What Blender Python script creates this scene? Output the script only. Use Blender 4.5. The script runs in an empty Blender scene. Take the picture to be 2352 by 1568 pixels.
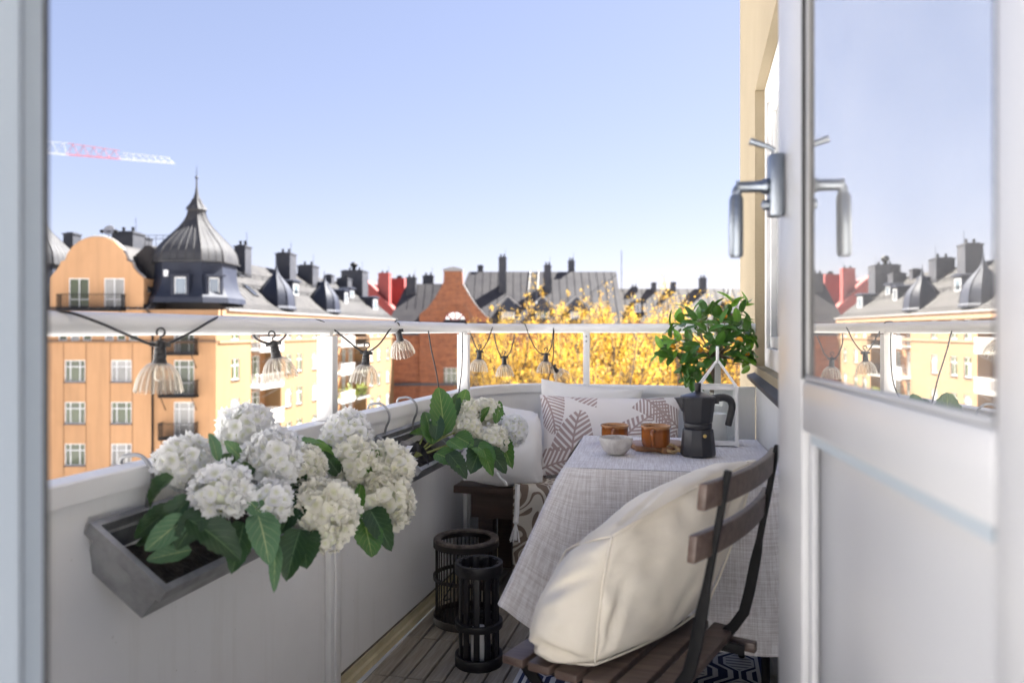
import bpy, bmesh, math, random
from mathutils import Vector, Matrix, noise
random.seed(7)
V = Vector
R = math.radians
sc = bpy.context.scene
COL = sc.collection

# ------------------------------------------------------------------ camera, sky, sun, exposure
YAW = R(14.1)
FPX = 1700.0
CAMZ = 1.1
cam = bpy.data.cameras.new('camera')
camo = bpy.data.objects.new('camera', cam)
COL.objects.link(camo)
camo.location = (0, 0, CAMZ)
camo.rotation_euler = (math.pi / 2, 0, YAW)
cam.sensor_width = 36
cam.lens = 36 * FPX / 2352
cam.shift_y = -24 / 2352
cam.clip_start = 0.02
cam.clip_end = 2000
cam.dof.use_dof = True
cam.dof.focus_distance = 2.45
cam.dof.aperture_fstop = 2.7
sc.camera = camo

SUN_EL, SUN_AZ = R(46), R(41)
wd = bpy.data.worlds.new('World')
sc.world = wd
wd.use_nodes = True
wn = wd.node_tree
sky = wn.nodes.new('ShaderNodeTexSky')
sky.sky_type = 'NISHITA'
sky.sun_disc = False
sky.sun_elevation = SUN_EL
sky.sun_rotation = SUN_AZ
sky.air_density = 1.0
sky.dust_density = 0.35
sky.ozone_density = 2.6
def wnode(t, **k):
    n = wn.nodes.new('ShaderNode' + t)
    for a, v in k.items(): n.inputs[a].default_value = v
    return n
gm = wnode('Gamma', Gamma=0.52)                      # evens the sky out as the photograph's exposure blend does
hs_ = wnode('HueSaturation', Saturation=1.12)
tn = wn.nodes.new('ShaderNodeMix'); tn.data_type = 'RGBA'; tn.blend_type = 'MULTIPLY'
tn.inputs[0].default_value = 1
tn.inputs[7].default_value = (1.0, .90, 1.03, 1)
wn.links.new(sky.outputs[0], gm.inputs[0])
wn.links.new(gm.outputs[0], hs_.inputs['Color'])
wn.links.new(hs_.outputs[0], tn.inputs[6])
wn.links.new(tn.outputs[2], wn.nodes['Background'].inputs[0])
wn.nodes['Background'].inputs[1].default_value = 0.0365
sl = bpy.data.lights.new('sun', 'SUN')
sl.energy = 3.5
sl.angle = R(0.5)
sl.color = (1.0, 0.975, 0.935)
so = bpy.data.objects.new('sun', sl)
COL.objects.link(so)
sd = V((math.sin(SUN_AZ) * math.cos(SUN_EL), math.cos(SUN_AZ) * math.cos(SUN_EL), math.sin(SUN_EL)))
so.rotation_euler = sd.to_track_quat('Z', 'Y').to_euler()
so.location = (30, 30, 40)
sc.view_settings.view_transform = 'Standard'
sc.view_settings.look = 'None'
sc.view_settings.gamma = 1
sc.view_settings.exposure = 3.52
sc.render.engine = 'CYCLES'
sc.cycles.use_denoising = True
sc.cycles.max_bounces = 10
sc.cycles.transparent_max_bounces = 24
sc.cycles.caustics_reflective = False
sc.cycles.caustics_refractive = False
sc.cycles.sample_clamp_indirect = 6

# ------------------------------------------------------------------ coordinates: city frame (a right, b ahead) -> world
CY, SY = math.cos(YAW), math.sin(YAW)
def W(a, b, z): return V((a * CY - b * SY, a * SY + b * CY, z))
def P(u, v, b): return W((u - 1176) / FPX * b, b, CAMZ - (v - 760) / FPX * b)
def Pz(u, v, z): return P(u, v, (CAMZ - z) * FPX / (v - 760))
def zat(v, b): return CAMZ - (v - 760) / FPX * b
def PX(u, v, X):                         # point of the pixel ray on the plane x = X
    r = (u - 1176) / FPX
    b = X / (r * CY - SY)
    return P(u, v, b)
CITY = Matrix.Rotation(YAW, 4, 'Z')
def T(x, y, z): return Matrix.Translation((x, y, z))
def RZ(a): return Matrix.Rotation(a, 4, 'Z')
def RX(a): return Matrix.Rotation(a, 4, 'X')
def RY(a): return Matrix.Rotation(a, 4, 'Y')
def basis(o, x, y, z):
    m = Matrix((x, y, z)).transposed().to_4x4()
    m.translation = o
    return m
def lookz(o, z, up=V((0, 0, 1))):
    z = V(z).normalized()
    if abs(z.dot(up)) > .99: up = V((0, 1, 0))
    x = up.cross(z).normalized()
    return basis(o, x, z.cross(x), z)

# ------------------------------------------------------------------ object tree
WM = {}
def thing(name, label, cat, M=None, group=None, kind=None):
    o = bpy.data.objects.new(name, None)
    o.empty_display_size = .1
    COL.objects.link(o)
    o.matrix_basis = M or Matrix()
    WM[o] = M or Matrix()
    o['label'] = label
    o['category'] = cat
    if group: o['group'] = group
    if kind: o['kind'] = kind
    return o
def part(name, data, parent=None, M=None, label=None, kind=None):
    """a mesh object whose WORLD matrix is M"""
    if isinstance(data, MB): data = data.mesh(name)
    o = bpy.data.objects.new(name, data)
    COL.objects.link(o)
    M = M or Matrix()
    if parent:
        o.parent = parent
        o.matrix_parent_inverse = WM[parent].inverted()
    o.matrix_basis = M
    WM[o] = M
    if label: o['label'] = label
    if kind: o['kind'] = kind
    return o
def tag(o, label, cat, group=None):
    o['label'] = label
    o['category'] = cat
    if group: o['group'] = group
    return o
def struct(name, data, M=None):
    return part(name, data, None, M, None, 'structure')
def dup(src, M, parent=None, **props):
    """copy of a thing with all its parts, moved so that its world matrix is M"""
    def rec(o, par):
        c = o.copy()
        COL.objects.link(c)
        if par: c.parent = par
        for ch in o.children: rec(ch, c)
        return c
    c = rec(src, parent)
    c.matrix_basis = M
    for k, v in props.items(): c[k] = v
    return c

# ------------------------------------------------------------------ mesh builder
class MB:
    def __init__(s, mat=None, smooth=40, bevel=0, bseg=2):
        s.v, s.f, s.uv, s.M = [], [], {}, Matrix()
        s.mat, s.smooth, s.bevel, s.bseg = mat, smooth, bevel, bseg
    def add(s, vs, fs, uvs=None):
        n = len(s.v)
        s.v += [s.M @ V(p) for p in vs]
        for i, f in enumerate(fs):
            if uvs: s.uv[len(s.f)] = [uvs[k] for k in f]
            s.f.append([k + n for k in f])
    def box(s, x0, y0, z0, x1, y1, z1, M=None):
        vs = [V((x, y, z)) for z in (z0, z1) for y in (y0, y1) for x in (x0, x1)]
        if M: vs = [M @ p for p in vs]
        s.add(vs, [(0, 2, 3, 1), (4, 5, 7, 6), (0, 1, 5, 4), (2, 6, 7, 3), (0, 4, 6, 2), (1, 3, 7, 5)])
        return s
    def prism(s, pts, d, M=None):
        """polygon pts (x, z) in the y=0 plane, extruded to y=d"""
        n = len(pts)
        vs = [V((p[0], 0, p[1])) for p in pts] + [V((p[0], d, p[1])) for p in pts]
        if M: vs = [M @ p for p in vs]
        fs = [tuple(range(n)), tuple(range(2 * n - 1, n - 1, -1))]
        fs += [(i, i + n, (i + 1) % n + n, (i + 1) % n) for i in range(n)]
        s.add(vs, fs)
        return s
    def tube(s, path, r, n=8, caps=True, closed=False):
        path = [V(p) for p in path]
        rs = r if isinstance(r, (list, tuple)) else [r] * len(path)
        m = len(path)
        vs, fs = [], []
        up = None
        for i, p in enumerate(path):
            if closed: t = path[(i + 1) % m] - path[i - 1]
            else: t = path[min(i + 1, m - 1)] - path[max(i - 1, 0)]
            if t.length < 1e-9: t = V((0, 0, 1))
            t.normalize()
            if up is None:
                up = V((0, 0, 1)) if abs(t.z) < .9 else V((1, 0, 0))
            x = (up - t * up.dot(t))
            if x.length < 1e-6: x = t.orthogonal()
            x.normalize()
            up = x
            y = t.cross(x)
            for k in range(n):
                a = 2 * math.pi * k / n
                vs.append(p + (x * math.cos(a) + y * math.sin(a)) * rs[i])
        for i in range(m if closed else m - 1):
            j = (i + 1) % m
            for k in range(n):
                l = (k + 1) % n
                fs.append((i * n + k, i * n + l, j * n + l, j * n + k))
        if caps and not closed:
            fs.append(tuple(range(n - 1, -1, -1)))
            fs.append(tuple((m - 1) * n + k for k in range(n)))
        s.add(vs, fs)
        return s
    def lathe(s, prof, n=24, M=None, a0=0, caps=True):
        vs, fs = [], []
        for (r, z) in prof:
            for k in range(n):
                a = a0 + 2 * math.pi * k / n
                vs.append(V((r * math.cos(a), r * math.sin(a), z)))
        if M: vs = [M @ p for p in vs]
        m = len(prof)
        for i in range(m - 1):
            for k in range(n):
                l = (k + 1) % n
                fs.append((i * n + k, i * n + l, (i + 1) * n + l, (i + 1) * n + k))
        if caps:
            if prof[0][0] > 1e-5: fs.append(tuple(range(n - 1, -1, -1)))
            if prof[-1][0] > 1e-5: fs.append(tuple((m - 1) * n + k for k in range(n)))
        s.add(vs, fs)
        return s
    def grid(s, fn, nu, nv, uvfn=None, closeu=False):
        """fn(u, v) with u, v in 0..1"""
        cu = nu if closeu else nu + 1
        vs = [fn(i / nu, j / nv) for j in range(nv + 1) for i in range(cu)]
        uvs = [(uvfn(i / nu, j / nv) if uvfn else (i / nu, j / nv)) for j in range(nv + 1) for i in range(cu)]
        fs = []
        for j in range(nv):
            for i in range(nu):
                k = (i + 1) % cu if closeu else i + 1
                fs.append((j * cu + i, j * cu + k, (j + 1) * cu + k, (j + 1) * cu + i))
        s.add(vs, fs, uvs)
        return s
    def mesh(s, name='mesh'):
        me = bpy.data.meshes.new(name)
        me.from_pydata([tuple(p) for p in s.v], [], s.f)
        if s.uv:
            lay = me.uv_layers.new(name='UVMap')
            for p in me.polygons:
                q = s.uv.get(p.index)
                if q:
                    for li, c in zip(p.loop_indices, q): lay.data[li].uv = c
        if s.bevel:
            bm = bmesh.new()
            bm.from_mesh(me)
            bmesh.ops.remove_doubles(bm, verts=bm.verts, dist=1e-6)
            ed = [e for e in bm.edges if len(e.link_faces) == 2 and e.calc_face_angle(0) > .5]
            bmesh.ops.bevel(bm, geom=ed, offset=s.bevel, segments=s.bseg, profile=.5, affect='EDGES', clamp_overlap=True)
            bm.to_mesh(me)
            bm.free()
        if s.smooth:
            me.polygons.foreach_set('use_smooth', [True] * len(me.polygons))
            if s.smooth < 180: me.set_sharp_from_angle(angle=R(s.smooth))
        if s.mat: me.materials.append(s.mat)
        me.update()
        return me
def catmull(pts, n=8, closed=False):
    pts = [V(p) for p in pts]
    out = []
    m = len(pts)
    for i in range(m if closed else m - 1):
        p0 = pts[i - 1] if (i or closed) else pts[0]
        p1, p2 = pts[i], pts[(i + 1) % m]
        p3 = pts[(i + 2) % m] if (closed or i + 2 < m) else pts[-1]
        for k in range(n):
            t = k / n
            out.append(.5 * ((2 * p1) + (p2 - p0) * t + (2 * p0 - 5 * p1 + 4 * p2 - p3) * t * t + (3 * p1 - p0 - 3 * p2 + p3) * t ** 3))
    if not closed: out.append(pts[-1])
    return out
def nz(p, s=1.0): return noise.noise(V(p) * s)

# ------------------------------------------------------------------ materials
class NT:
    def __init__(s, name):
        s.m = bpy.data.materials.new(name)
        s.m.use_nodes = True
        s.t = s.m.node_tree
        s.b = s.t.nodes['Principled BSDF']
        s.o = s.t.nodes['Material Output']
    def n(s, typ, **kw):
        n = s.t.nodes.new('ShaderNode' + typ)
        for k, v in kw.items(): setattr(n, k, v)
        return n
    def l(s, a, b): s.t.links.new(a, b)
    def set(s, sock, v):
        if hasattr(v, 'is_output') or isinstance(v, bpy.types.NodeSocket): s.l(v, sock)
        else: sock.default_value = v
    def math(s, op, a, b=0.0, c=0.0, clamp=False):
        n = s.n('Math', operation=op, use_clamp=clamp)
        s.set(n.inputs[0], a); s.set(n.inputs[1], b); s.set(n.inputs[2], c)
        return n.outputs[0]
    def mix(s, f, a, b):
        n = s.n('Mix', data_type='RGBA')
        s.set(n.inputs[0], f)
        s.set(n.inputs[6], a if not isinstance(a, tuple) else (*a, 1))
        s.set(n.inputs[7], b if not isinstance(b, tuple) else (*b, 1))
        return n.outputs[2]
    def coord(s, kind='Object', scale=None):
        c = s.n('TexCoord').outputs[kind]
        if scale:
            m = s.n('Mapping')
            m.inputs['Scale'].default_value = scale
            s.l(c, m.inputs[0])
            c = m.outputs[0]
        return c
    def noise(s, scale, detail=3, rough=.55, co=None, dist=0):
        n = s.n('TexNoise')
        n.inputs['Scale'].default_value = scale
        n.inputs['Detail'].default_value = detail
        n.inputs['Roughness'].default_value = rough
        n.inputs['Distortion'].default_value = dist
        s.l(co if co is not None else s.coord(), n.inputs['Vector'])
        return n.outputs['Fac']
    def ramp(s, f, *stops):
        n = s.n('ValToRGB')
        e = n.color_ramp.elements
        while len(e) < len(stops): e.new(.5)
        for i, (p, c) in enumerate(stops):
            e[i].position = p
            e[i].color = (c, c, c, 1) if not isinstance(c, tuple) else (*c, 1)
        s.l(f, n.inputs[0])
        return n.outputs[0]
    def bump(s, h, strength=.3, dist=.01):
        n = s.n('Bump')
        n.inputs['Strength'].default_value = strength
        n.inputs['Distance'].default_value = dist
        s.l(h, n.inputs['Height'])
        s.l(n.outputs[0], s.b.inputs['Normal'])
    def base(s, c): s.set(s.b.inputs['Base Color'], c if not isinstance(c, tuple) else (*c, 1))
    def p(s, **kw):
        for k, v in kw.items(): s.b.inputs[k.replace('_', ' ')].default_value = v
        return s
def simple(name, c1, c2=None, rough=.5, metal=0, nscale=6, lo=.35, hi=.65, bump=0, bscale=80, bdist=.004, scale=None, spec=.5):
    t = NT(name)
    co = t.coord('Object', scale)
    c2 = c2 or tuple(x * .85 for x in c1)
    f = t.ramp(t.noise(nscale, 4, .6, co), (lo, 0.0), (hi, 1.0))
    t.base(t.mix(f, c1, c2))
    t.p(Roughness=rough, Metallic=metal)
    t.b.inputs['Specular IOR Level'].default_value = spec
    if bump: t.bump(t.noise(bscale, 3, .6, co), bump, bdist)
    return t.m

m_white = simple('white_paint', (.78, .77, .75), (.72, .71, .69), .35, nscale=3, bump=.05, bscale=30)
m_panel = simple('panel_paint', (.84, .835, .83), (.80, .795, .785), .45, nscale=2.5, bump=.04, bscale=25)
def railpaint():
    t = NT('rail_paint')
    f = t.ramp(t.noise(2.5, 5, .65), (.4, 0.0), (.75, 1.0))
    c = t.mix(f, (.82, .815, .805), (.74, .73, .71))
    spots = t.ramp(t.noise(55, 4, .6), (.70, 0.0), (.76, 1.0))
    z = t.ramp(t.noise(7, 2, .5), (.5, 0.0), (.62, 1.0))
    c = t.mix(t.math('MULTIPLY', spots, z), c, (.22, .2, .16))
    t.base(c)
    t.p(Roughness=.4)
    return t.m
m_rail = railpaint()
def panelmat():
    t = NT('aluminium_panel_paint')
    f = t.ramp(t.noise(2.0, 4, .6), (.35, 0.0), (.7, 1.0))
    c = t.mix(f, (.86, .855, .85), (.80, .795, .785))
    st = t.ramp(t.noise(1.0, 5, .7, t.coord('Object', (16, 16, .9))), (.52, 0.0), (.78, 1.0))
    c = t.mix(t.math('MULTIPLY', st, .22), c, (.50, .46, .38))
    sp = t.ramp(t.noise(70, 3, .6), (.72, 0.0), (.76, 1.0))
    c = t.mix(t.math('MULTIPLY', sp, .55), c, (.30, .27, .22))
    t.base(c)
    t.p(Roughness=.45)
    t.bump(t.noise(6, 3, .5), .05, .01)
    return t.m
m_side = panelmat()
m_trim = simple('cream_trim', (.62, .55, .36), (.50, .43, .26), .5, nscale=8)
m_dirt = simple('grimy_gap', (.10, .09, .075), (.2, .17, .12), .8, nscale=20)
m_plaster = simple('beige_plaster', (.30, .245, .16), (.27, .22, .14), .9, nscale=2, bump=.5, bscale=160, bdist=.006)
m_plaster_grey = simple('grey_plaster', (.70, .695, .68), (.64, .635, .62), .9, nscale=2, bump=.5, bscale=160, bdist=.006)
m_room = simple('room_paint', (.78, .77, .75), None, .6)
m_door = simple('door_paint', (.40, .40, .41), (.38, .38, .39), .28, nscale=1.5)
m_jamb_shaded = simple('shaded_jamb_paint', (.32, .36, .40), (.30, .34, .38), .45, nscale=1.5)  # frame is white; its shade is put into this blue-grey base colour
m_rubber = simple('rubber_seal', (.03, .03, .032), None, .6)
m_chrome = simple('satin_chrome', (.25, .275, .31), (.20, .225, .26), .34, 1)
m_zinc = simple('zinc_sheet', (.40, .405, .415), (.18, .183, .19), .45, .5, nscale=13, lo=.3, hi=.7, bump=.08, bscale=14)
m_black = simple('black_plastic', (.018, .018, .02), (.026, .026, .028), .45)
m_iron = simple('black_iron', (.0055, .0055, .0065), (.009, .0085, .009), .6, spec=.2, nscale=30)
m_cable = simple('black_cable', (.02, .02, .023), None, .55)
def wood(name, c1, c2, rough=.6, sc_=(3, 40, 40), bump=.3):
    t = NT(name)
    co = t.coord('Object', sc_)
    f = t.ramp(t.noise(1.6, 6, .65, co, .6), (.3, 0.0), (.72, 1.0))
    t.base(t.mix(f, c1, c2))
    t.p(Roughness=rough)
    t.bump(t.noise(2.2, 5, .6, co), bump, .002)
    return t.m
m_chairwood = wood('stained_slat_wood', (.060, .036, .028), (.15, .105, .085), .45)
m_bench = wood('dark_bench_wood', (.040, .024, .018), (.075, .045, .033), .55)
m_deck = wood('grey_deck_wood', (.22, .19, .15), (.38, .335, .27), .8, (40, 4, 40))
m_board = wood('acacia_wood', (.20, .085, .035), (.34, .17, .075), .45, (14, 60, 14))
m_cane = wood('dark_cane', (.010, .0075, .006), (.03, .022, .017), .55, (40, 40, 6))
m_cane_rim = simple('worn_cane_rim', (.16, .13, .115), (.05, .04, .035), .6, nscale=40)
m_blackwood = simple('black_lacquered_wood', (.006, .0055, .006), (.012, .010, .0105), .5, nscale=20, bump=.1)
m_candle = simple('white_wax', (.78, .77, .74), None, .45)
m_earth = simple('dark_soil', (.02, .016, .012), (.045, .036, .028), .95, nscale=40, bump=1, bscale=60, bdist=.02)
m_stem = simple('green_stem', (.20, .24, .06), (.28, .30, .10), .5, nscale=30)
m_bark = simple('citrus_bark', (.26, .20, .14), (.17, .13, .09), .8, nscale=40, bump=.6, bscale=90)
m_pot = simple('glazed_white_pot', (.72, .71, .69), None, .35)
m_rope = simple('jute_rope', (.52, .38, .21), (.38, .26, .13), .9, nscale=90, bump=.8, bscale=220, bdist=.002)
m_orange = simple('orange_peel', (.92, .36, .02), (.95, .45, .03), .4, nscale=8, bump=.2, bscale=300, bdist=.001)
m_brass = simple('brass', (.75, .55, .2), None, .3, 1)
m_stone = simple('rough_grey_stone', (.26, .25, .23), (.15, .145, .14), .9, nscale=30, bump=1, bscale=50, bdist=.01)
def marble():
    t = NT('grey_marble')
    f = t.ramp(t.noise(26, 6, .7, dist=1.2), (.35, 0.0), (.7, 1.0))
    t.base(t.mix(f, (.60, .58, .55), (.38, .345, .32)))
    t.p(Roughness=.5)
    return t.m
m_marble = marble()
def glaze():
    t = NT('amber_glaze')
    z = t.n('SeparateXYZ')
    t.l(t.coord('Object', (1, 1, 1)), z.inputs[0])
    f = t.noise(30, 4, .6, t.coord('Object', (1, 1, .3)))
    zz = t.math('ADD', t.math('MULTIPLY', z.outputs[2], 14.0), t.math('MULTIPLY', f, .35))
    c = t.ramp(zz, (.05, (.16, .045, .01)), (.3, (.27, .08, .014)), (.75, (.30, .09, .016)), (.93, (.2, .058, .012)), (1.0, (.45, .22, .085)))
    t.base(c)
    t.p(Roughness=.16)
    t.b.inputs['Coat Weight'].default_value = .15
    return t.m
m_glaze = glaze()
def moka():
    t = NT('anthracite_coating')
    f = t.noise(700, 2, .5)
    t.base(t.mix(f, (.022, .022, .026), (.04, .04, .046)))
    t.p(Roughness=.42, Metallic=.3)
    t.bump(f, .12, .0006)
    return t.m
m_moka = moka()
m_moka_lid = simple('worn_coating_lid', (.07, .07, .085), (.05, .05, .06), .3, .6)
def fabric(name, c1, c2, ws=900, amt=.25, big=4):
    t = NT(name)
    co = t.coord('Object')
    f = t.noise(big, 3, .5, co)
    c = t.mix(t.ramp(f, (.35, 0.0), (.65, 1.0)), c1, c2)
    w = t.noise(ws, 2, .6, co)
    t.base(c)
    t.p(Roughness=.9)
    t.b.inputs['Sheen Weight'].default_value = .15
    t.bump(w, amt, .0015)
    return t.m
m_canvas = fabric('ecru_canvas', (.82, .76, .65), (.76, .69, .57), 520, .55, 7)
m_linen = fabric('white_linen', (.86, .85, .845), (.83, .82, .81), 700, .35)
m_linen2 = fabric('off_white_linen', (.82, .80, .775), (.79, .77, .74), 700, .35)
def tablecloth_mat():
    t = NT('crosshatch_tablecloth')
    uv = t.n('UVMap').outputs[0]
    def st(sx, sy, seed):
        m = t.n('Mapping')
        m.inputs['Scale'].default_value = (sx, sy, 1)
        m.inputs['Location'].default_value = (seed, seed * 1.7, 0)
        t.l(uv, m.inputs[0])
        return t.noise(1, 3, .75, m.outputs[0])
    f1 = t.ramp(st(260, 10, 0), (.42, 0.0), (.60, 1.0))
    f2 = t.ramp(st(10, 260, 5), (.42, 0.0), (.60, 1.0))
    f3 = t.ramp(st(60, 60, 9), (.3, 0.0), (.7, 1.0))
    f = t.math('MULTIPLY', t.math('ADD', f1, f2), .5)
    f = t.math('ADD', t.math('MULTIPLY', f, .85), t.math('MULTIPLY', f3, .15))
    t.base(t.mix(f, (.52, .475, .46), (.86, .85, .85)))
    t.p(Roughness=.85)
    t.bump(f, .2, .001)
    return t.m
m_cloth = tablecloth_mat()
def frond_mat():
    """palm leaf print: several fronds, each a midrib with tapering slanted leaflets"""
    t = NT('palm_print_fabric')
    uv = t.n('UVMap').outputs[0]
    s = t.n('SeparateXYZ')
    t.l(uv, s.inputs[0])
    U = t.math('MULTIPLY', s.outputs[0], .58)
    Vv = t.math('MULTIPLY', s.outputs[1], .33)
    tot = None
    #  base x, base y (metres on the cushion), angle, length, width, leaflet pitch
    for (bx, by, an, ln, wd_, pt) in [(.02, .03, 20, .22, .075, .022), (.13, .09, 88, .17, .10, .027), (.02, .32, -68, .16, .085, .017),
                                      (.24, .34, 172, .22, .07, .020), (.27, .05, 62, .26, .085, .021), (.42, .33, -40, .18, .075, .019),
                                      (.58, .20, 150, .16, .07, .018), (.50, .02, 70, .2, .07, .021)]:
        ca, sa = math.cos(R(an)), math.sin(R(an))
        dx, dy = t.math('SUBTRACT', U, bx), t.math('SUBTRACT', Vv, by)
        x = t.math('ADD', t.math('MULTIPLY', dx, ca), t.math('MULTIPLY', dy, sa))
        y = t.math('SUBTRACT', t.math('MULTIPLY', dy, ca), t.math('MULTIPLY', dx, sa))
        ay = t.math('ABSOLUTE', t.math('ADD', y, t.math('MULTIPLY', t.math('MULTIPLY', x, x), 1.1)))
        ph = t.math('FRACT', t.math('DIVIDE', t.math('SUBTRACT', x, t.math('MULTIPLY', ay, .8)), pt))
        duty = t.math('ADD', .46, t.math('MULTIPLY', ay, 3.0))
        stripe = t.math('LESS_THAN', ph, duty)
        xn = t.math('DIVIDE', x, ln)
        env = t.math('MULTIPLY', t.math('POWER', t.math('MAXIMUM', t.math('SUBTRACT', 1.0, xn), 0.0), .5), wd_)
        inside = t.math('MULTIPLY', t.math('LESS_THAN', ay, env), t.math('MULTIPLY', t.math('GREATER_THAN', x, .0), t.math('LESS_THAN', xn, 1.0)))
        rib = t.math('MULTIPLY', t.math('LESS_THAN', ay, .004), t.math('MULTIPLY', t.math('GREATER_THAN', x, -.05), t.math('LESS_THAN', xn, 1.0)))
        f = t.math('MAXIMUM', t.math('MULTIPLY', stripe, inside), rib)
        tot = f if tot is None else t.math('MAXIMUM', tot, f)
    t.base(t.mix(tot, (.82, .775, .745), (.42, .315, .29)))
    t.p(Roughness=.9)
    t.bump(t.noise(800, 2, .5), .25, .0012)
    return t.m
m_frond = frond_mat()
def throw_mat():
    t = NT('swirl_throw')
    uv = t.n('UVMap').outputs[0]
    m = t.n('Mapping')
    m.inputs['Scale'].default_value = (5.5, 4.2, 1)
    m.inputs['Location'].default_value = (1.4, .7, 0)
    t.l(uv, m.inputs[0])
    f = t.noise(1, 1, .4, m.outputs[0], 1.4)
    k = t.math('FRACT', t.math('MULTIPLY', f, 4.2))
    band = t.math('MULTIPLY', t.math('GREATER_THAN', k, .45), t.math('SUBTRACT', 1.0, t.math('COMPARE', k, .72, .06)))
    t.base(t.mix(band, (.21, .155, .115), (.62, .57, .48)))
    t.p(Roughness=.95)
    w = t.n('TexWave')
    w.inputs['Scale'].default_value = 120
    t.l(uv, w.inputs[0])
    t.bump(w.outputs[1], .3, .001)
    return t.m
m_throw = throw_mat()
def rug_mat():
    t = NT('navy_trellis_rug')
    s = t.n('SeparateXYZ')
    t.l(t.coord('Object'), s.inputs[0])
    p, q = .15, .19
    xs = t.math('DIVIDE', s.outputs[0], p)
    ys = t.math('DIVIDE', s.outputs[1], q)
    tri = t.math('ABSOLUTE', t.math('SUBTRACT', t.math('FRACT', ys), .5))       # 0..0.5
    trap = t.math('MULTIPLY', t.math('SUBTRACT', t.math('MINIMUM', t.math('MAXIMUM', tri, .14), .36), .25), 2.2)
    par = t.math('MULTIPLY', t.math('SUBTRACT', t.math('FLOORED_MODULO', t.math('FLOOR', xs), 2.0), .5), 2.0)
    fx = t.math('SUBTRACT', t.math('FRACT', xs), .5)
    d = t.math('ABSOLUTE', t.math('ADD', fx, t.math('MULTIPLY', t.math('MULTIPLY', trap, par), .62)))
    navy = t.math('MAXIMUM', t.math('LESS_THAN', d, .10), t.math('COMPARE', d, .27, .055))
    hexfill = t.math('MULTIPLY', t.math('GREATER_THAN', d, .38), t.math('LESS_THAN', t.math('FRACT', t.math('MULTIPLY', ys, 9.0)), .45))
    f = t.math('MAXIMUM', navy, t.math('MULTIPLY', hexfill, .6))
    ex = t.math('ABSOLUTE', s.outputs[0])
    ed = t.math('GREATER_THAN', ex, .352)
    edn = t.math('MULTIPLY', ed, t.math('COMPARE', ex, .37, .006))
    f = t.math('ADD', t.math('MULTIPLY', f, t.math('SUBTRACT', 1.0, ed)), edn)
    t.base(t.mix(f, (.60, .59, .58), (.022, .03, .085)))
    t.p(Roughness=.9)
    w = t.n('TexWave')
    w.inputs['Scale'].default_value = 130
    w.bands_direction = 'Y'
    t.l(t.coord('Object'), w.inputs[0])
    t.bump(w.outputs[1], .4, .002)
    return t.m
m_rug = rug_mat()
def leaf_mat(name, c1, c2, vein, rough=.45, nv=8, trans=.25, veinw=.5, gl=.5):
    t = NT(name)
    s = t.n('SeparateXYZ')
    t.l(t.n('UVMap').outputs[0], s.inputs[0])
    ax = t.math('ABSOLUTE', t.math('SUBTRACT', s.outputs[0], .5))
    mid = t.math('LESS_THAN', ax, .022)
    ph = t.math('FRACT', t.math('SUBTRACT', t.math('MULTIPLY', s.outputs[1], float(nv)), t.math('MULTIPLY', ax, nv * .75)))
    side = t.math('LESS_THAN', t.math('ABSOLUTE', t.math('SUBTRACT', ph, .5)), t.math('SUBTRACT', .085, t.math('MULTIPLY', ax, .14)))
    vn = t.math('MAXIMUM', mid, t.math('MULTIPLY', side, veinw))
    oi = t.n('ObjectInfo')
    f = t.math('ADD', t.math('MULTIPLY', t.noise(14, 3, .5), .5), t.math('MULTIPLY', oi.outputs['Random'], .6))
    c = t.mix(t.math('SUBTRACT', f, .1, clamp=True), c1, c2)
    c = t.mix(vn, c, vein)
    t.base(c)
    t.p(Roughness=rough)
    t.b.inputs['Specular IOR Level'].default_value = gl
    t.bump(t.math('MULTIPLY', vn, -1.0), .35, .002)
    tr = t.n('BsdfTranslucent')
    t.set(tr.inputs[0], t.mix(.5, c, (.25, .4, .05)))
    mx = t.n('MixShader')
    mx.inputs[0].default_value = trans
    t.l(t.b.outputs[0], mx.inputs[1]); t.l(tr.outputs[0], mx.inputs[2])
    t.l(mx.outputs[0], t.o.inputs[0])
    return t.m
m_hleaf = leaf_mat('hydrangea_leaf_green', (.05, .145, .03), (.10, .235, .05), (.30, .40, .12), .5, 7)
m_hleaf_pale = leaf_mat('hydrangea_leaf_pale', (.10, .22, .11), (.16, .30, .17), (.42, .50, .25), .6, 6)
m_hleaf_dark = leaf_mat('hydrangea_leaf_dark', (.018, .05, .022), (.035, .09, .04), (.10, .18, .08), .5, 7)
m_cleaf = leaf_mat('citrus_leaf_green', (.035, .11, .022), (.09, .235, .03), (.10, .20, .05), .3, 9, .18, .25)
m_cleaf_new = leaf_mat('citrus_leaf_young', (.14, .34, .025), (.20, .42, .04), (.25, .42, .08), .35, 9, .3, .25)
def petal_mat(name, c, cc):
    t = NT(name)
    ln = t.n('VectorMath', operation='LENGTH')
    t.l(t.coord('Object'), ln.inputs[0])
    f = t.ramp(t.math('MULTIPLY', ln.outputs['Value'], 60.0), (.06, 1.0), (.42, 0.0))
    oi = t.n('ObjectInfo')
    c2 = t.mix(t.math('MULTIPLY', oi.outputs['Random'], .5), c, cc)
    col = t.mix(t.math('MULTIPLY', f, .45), c2, (.62, .66, .25))
    t.base(col)
    t.p(Roughness=.7)
    tr = t.n('BsdfTranslucent')
    t.l(col, tr.inputs[0])
    mx = t.n('MixShader')
    mx.inputs[0].default_value = .38
    t.l(t.b.outputs[0], mx.inputs[1]); t.l(tr.outputs[0], mx.inputs[2])
    t.l(mx.outputs[0], t.o.inputs[0])
    return t.m
m_petal_w = petal_mat('white_petal', (.93, .93, .93), (.92, .92, .88))
m_petal_c = petal_mat('cream_petal', (.93, .91, .82), (.90, .88, .74))
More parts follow.
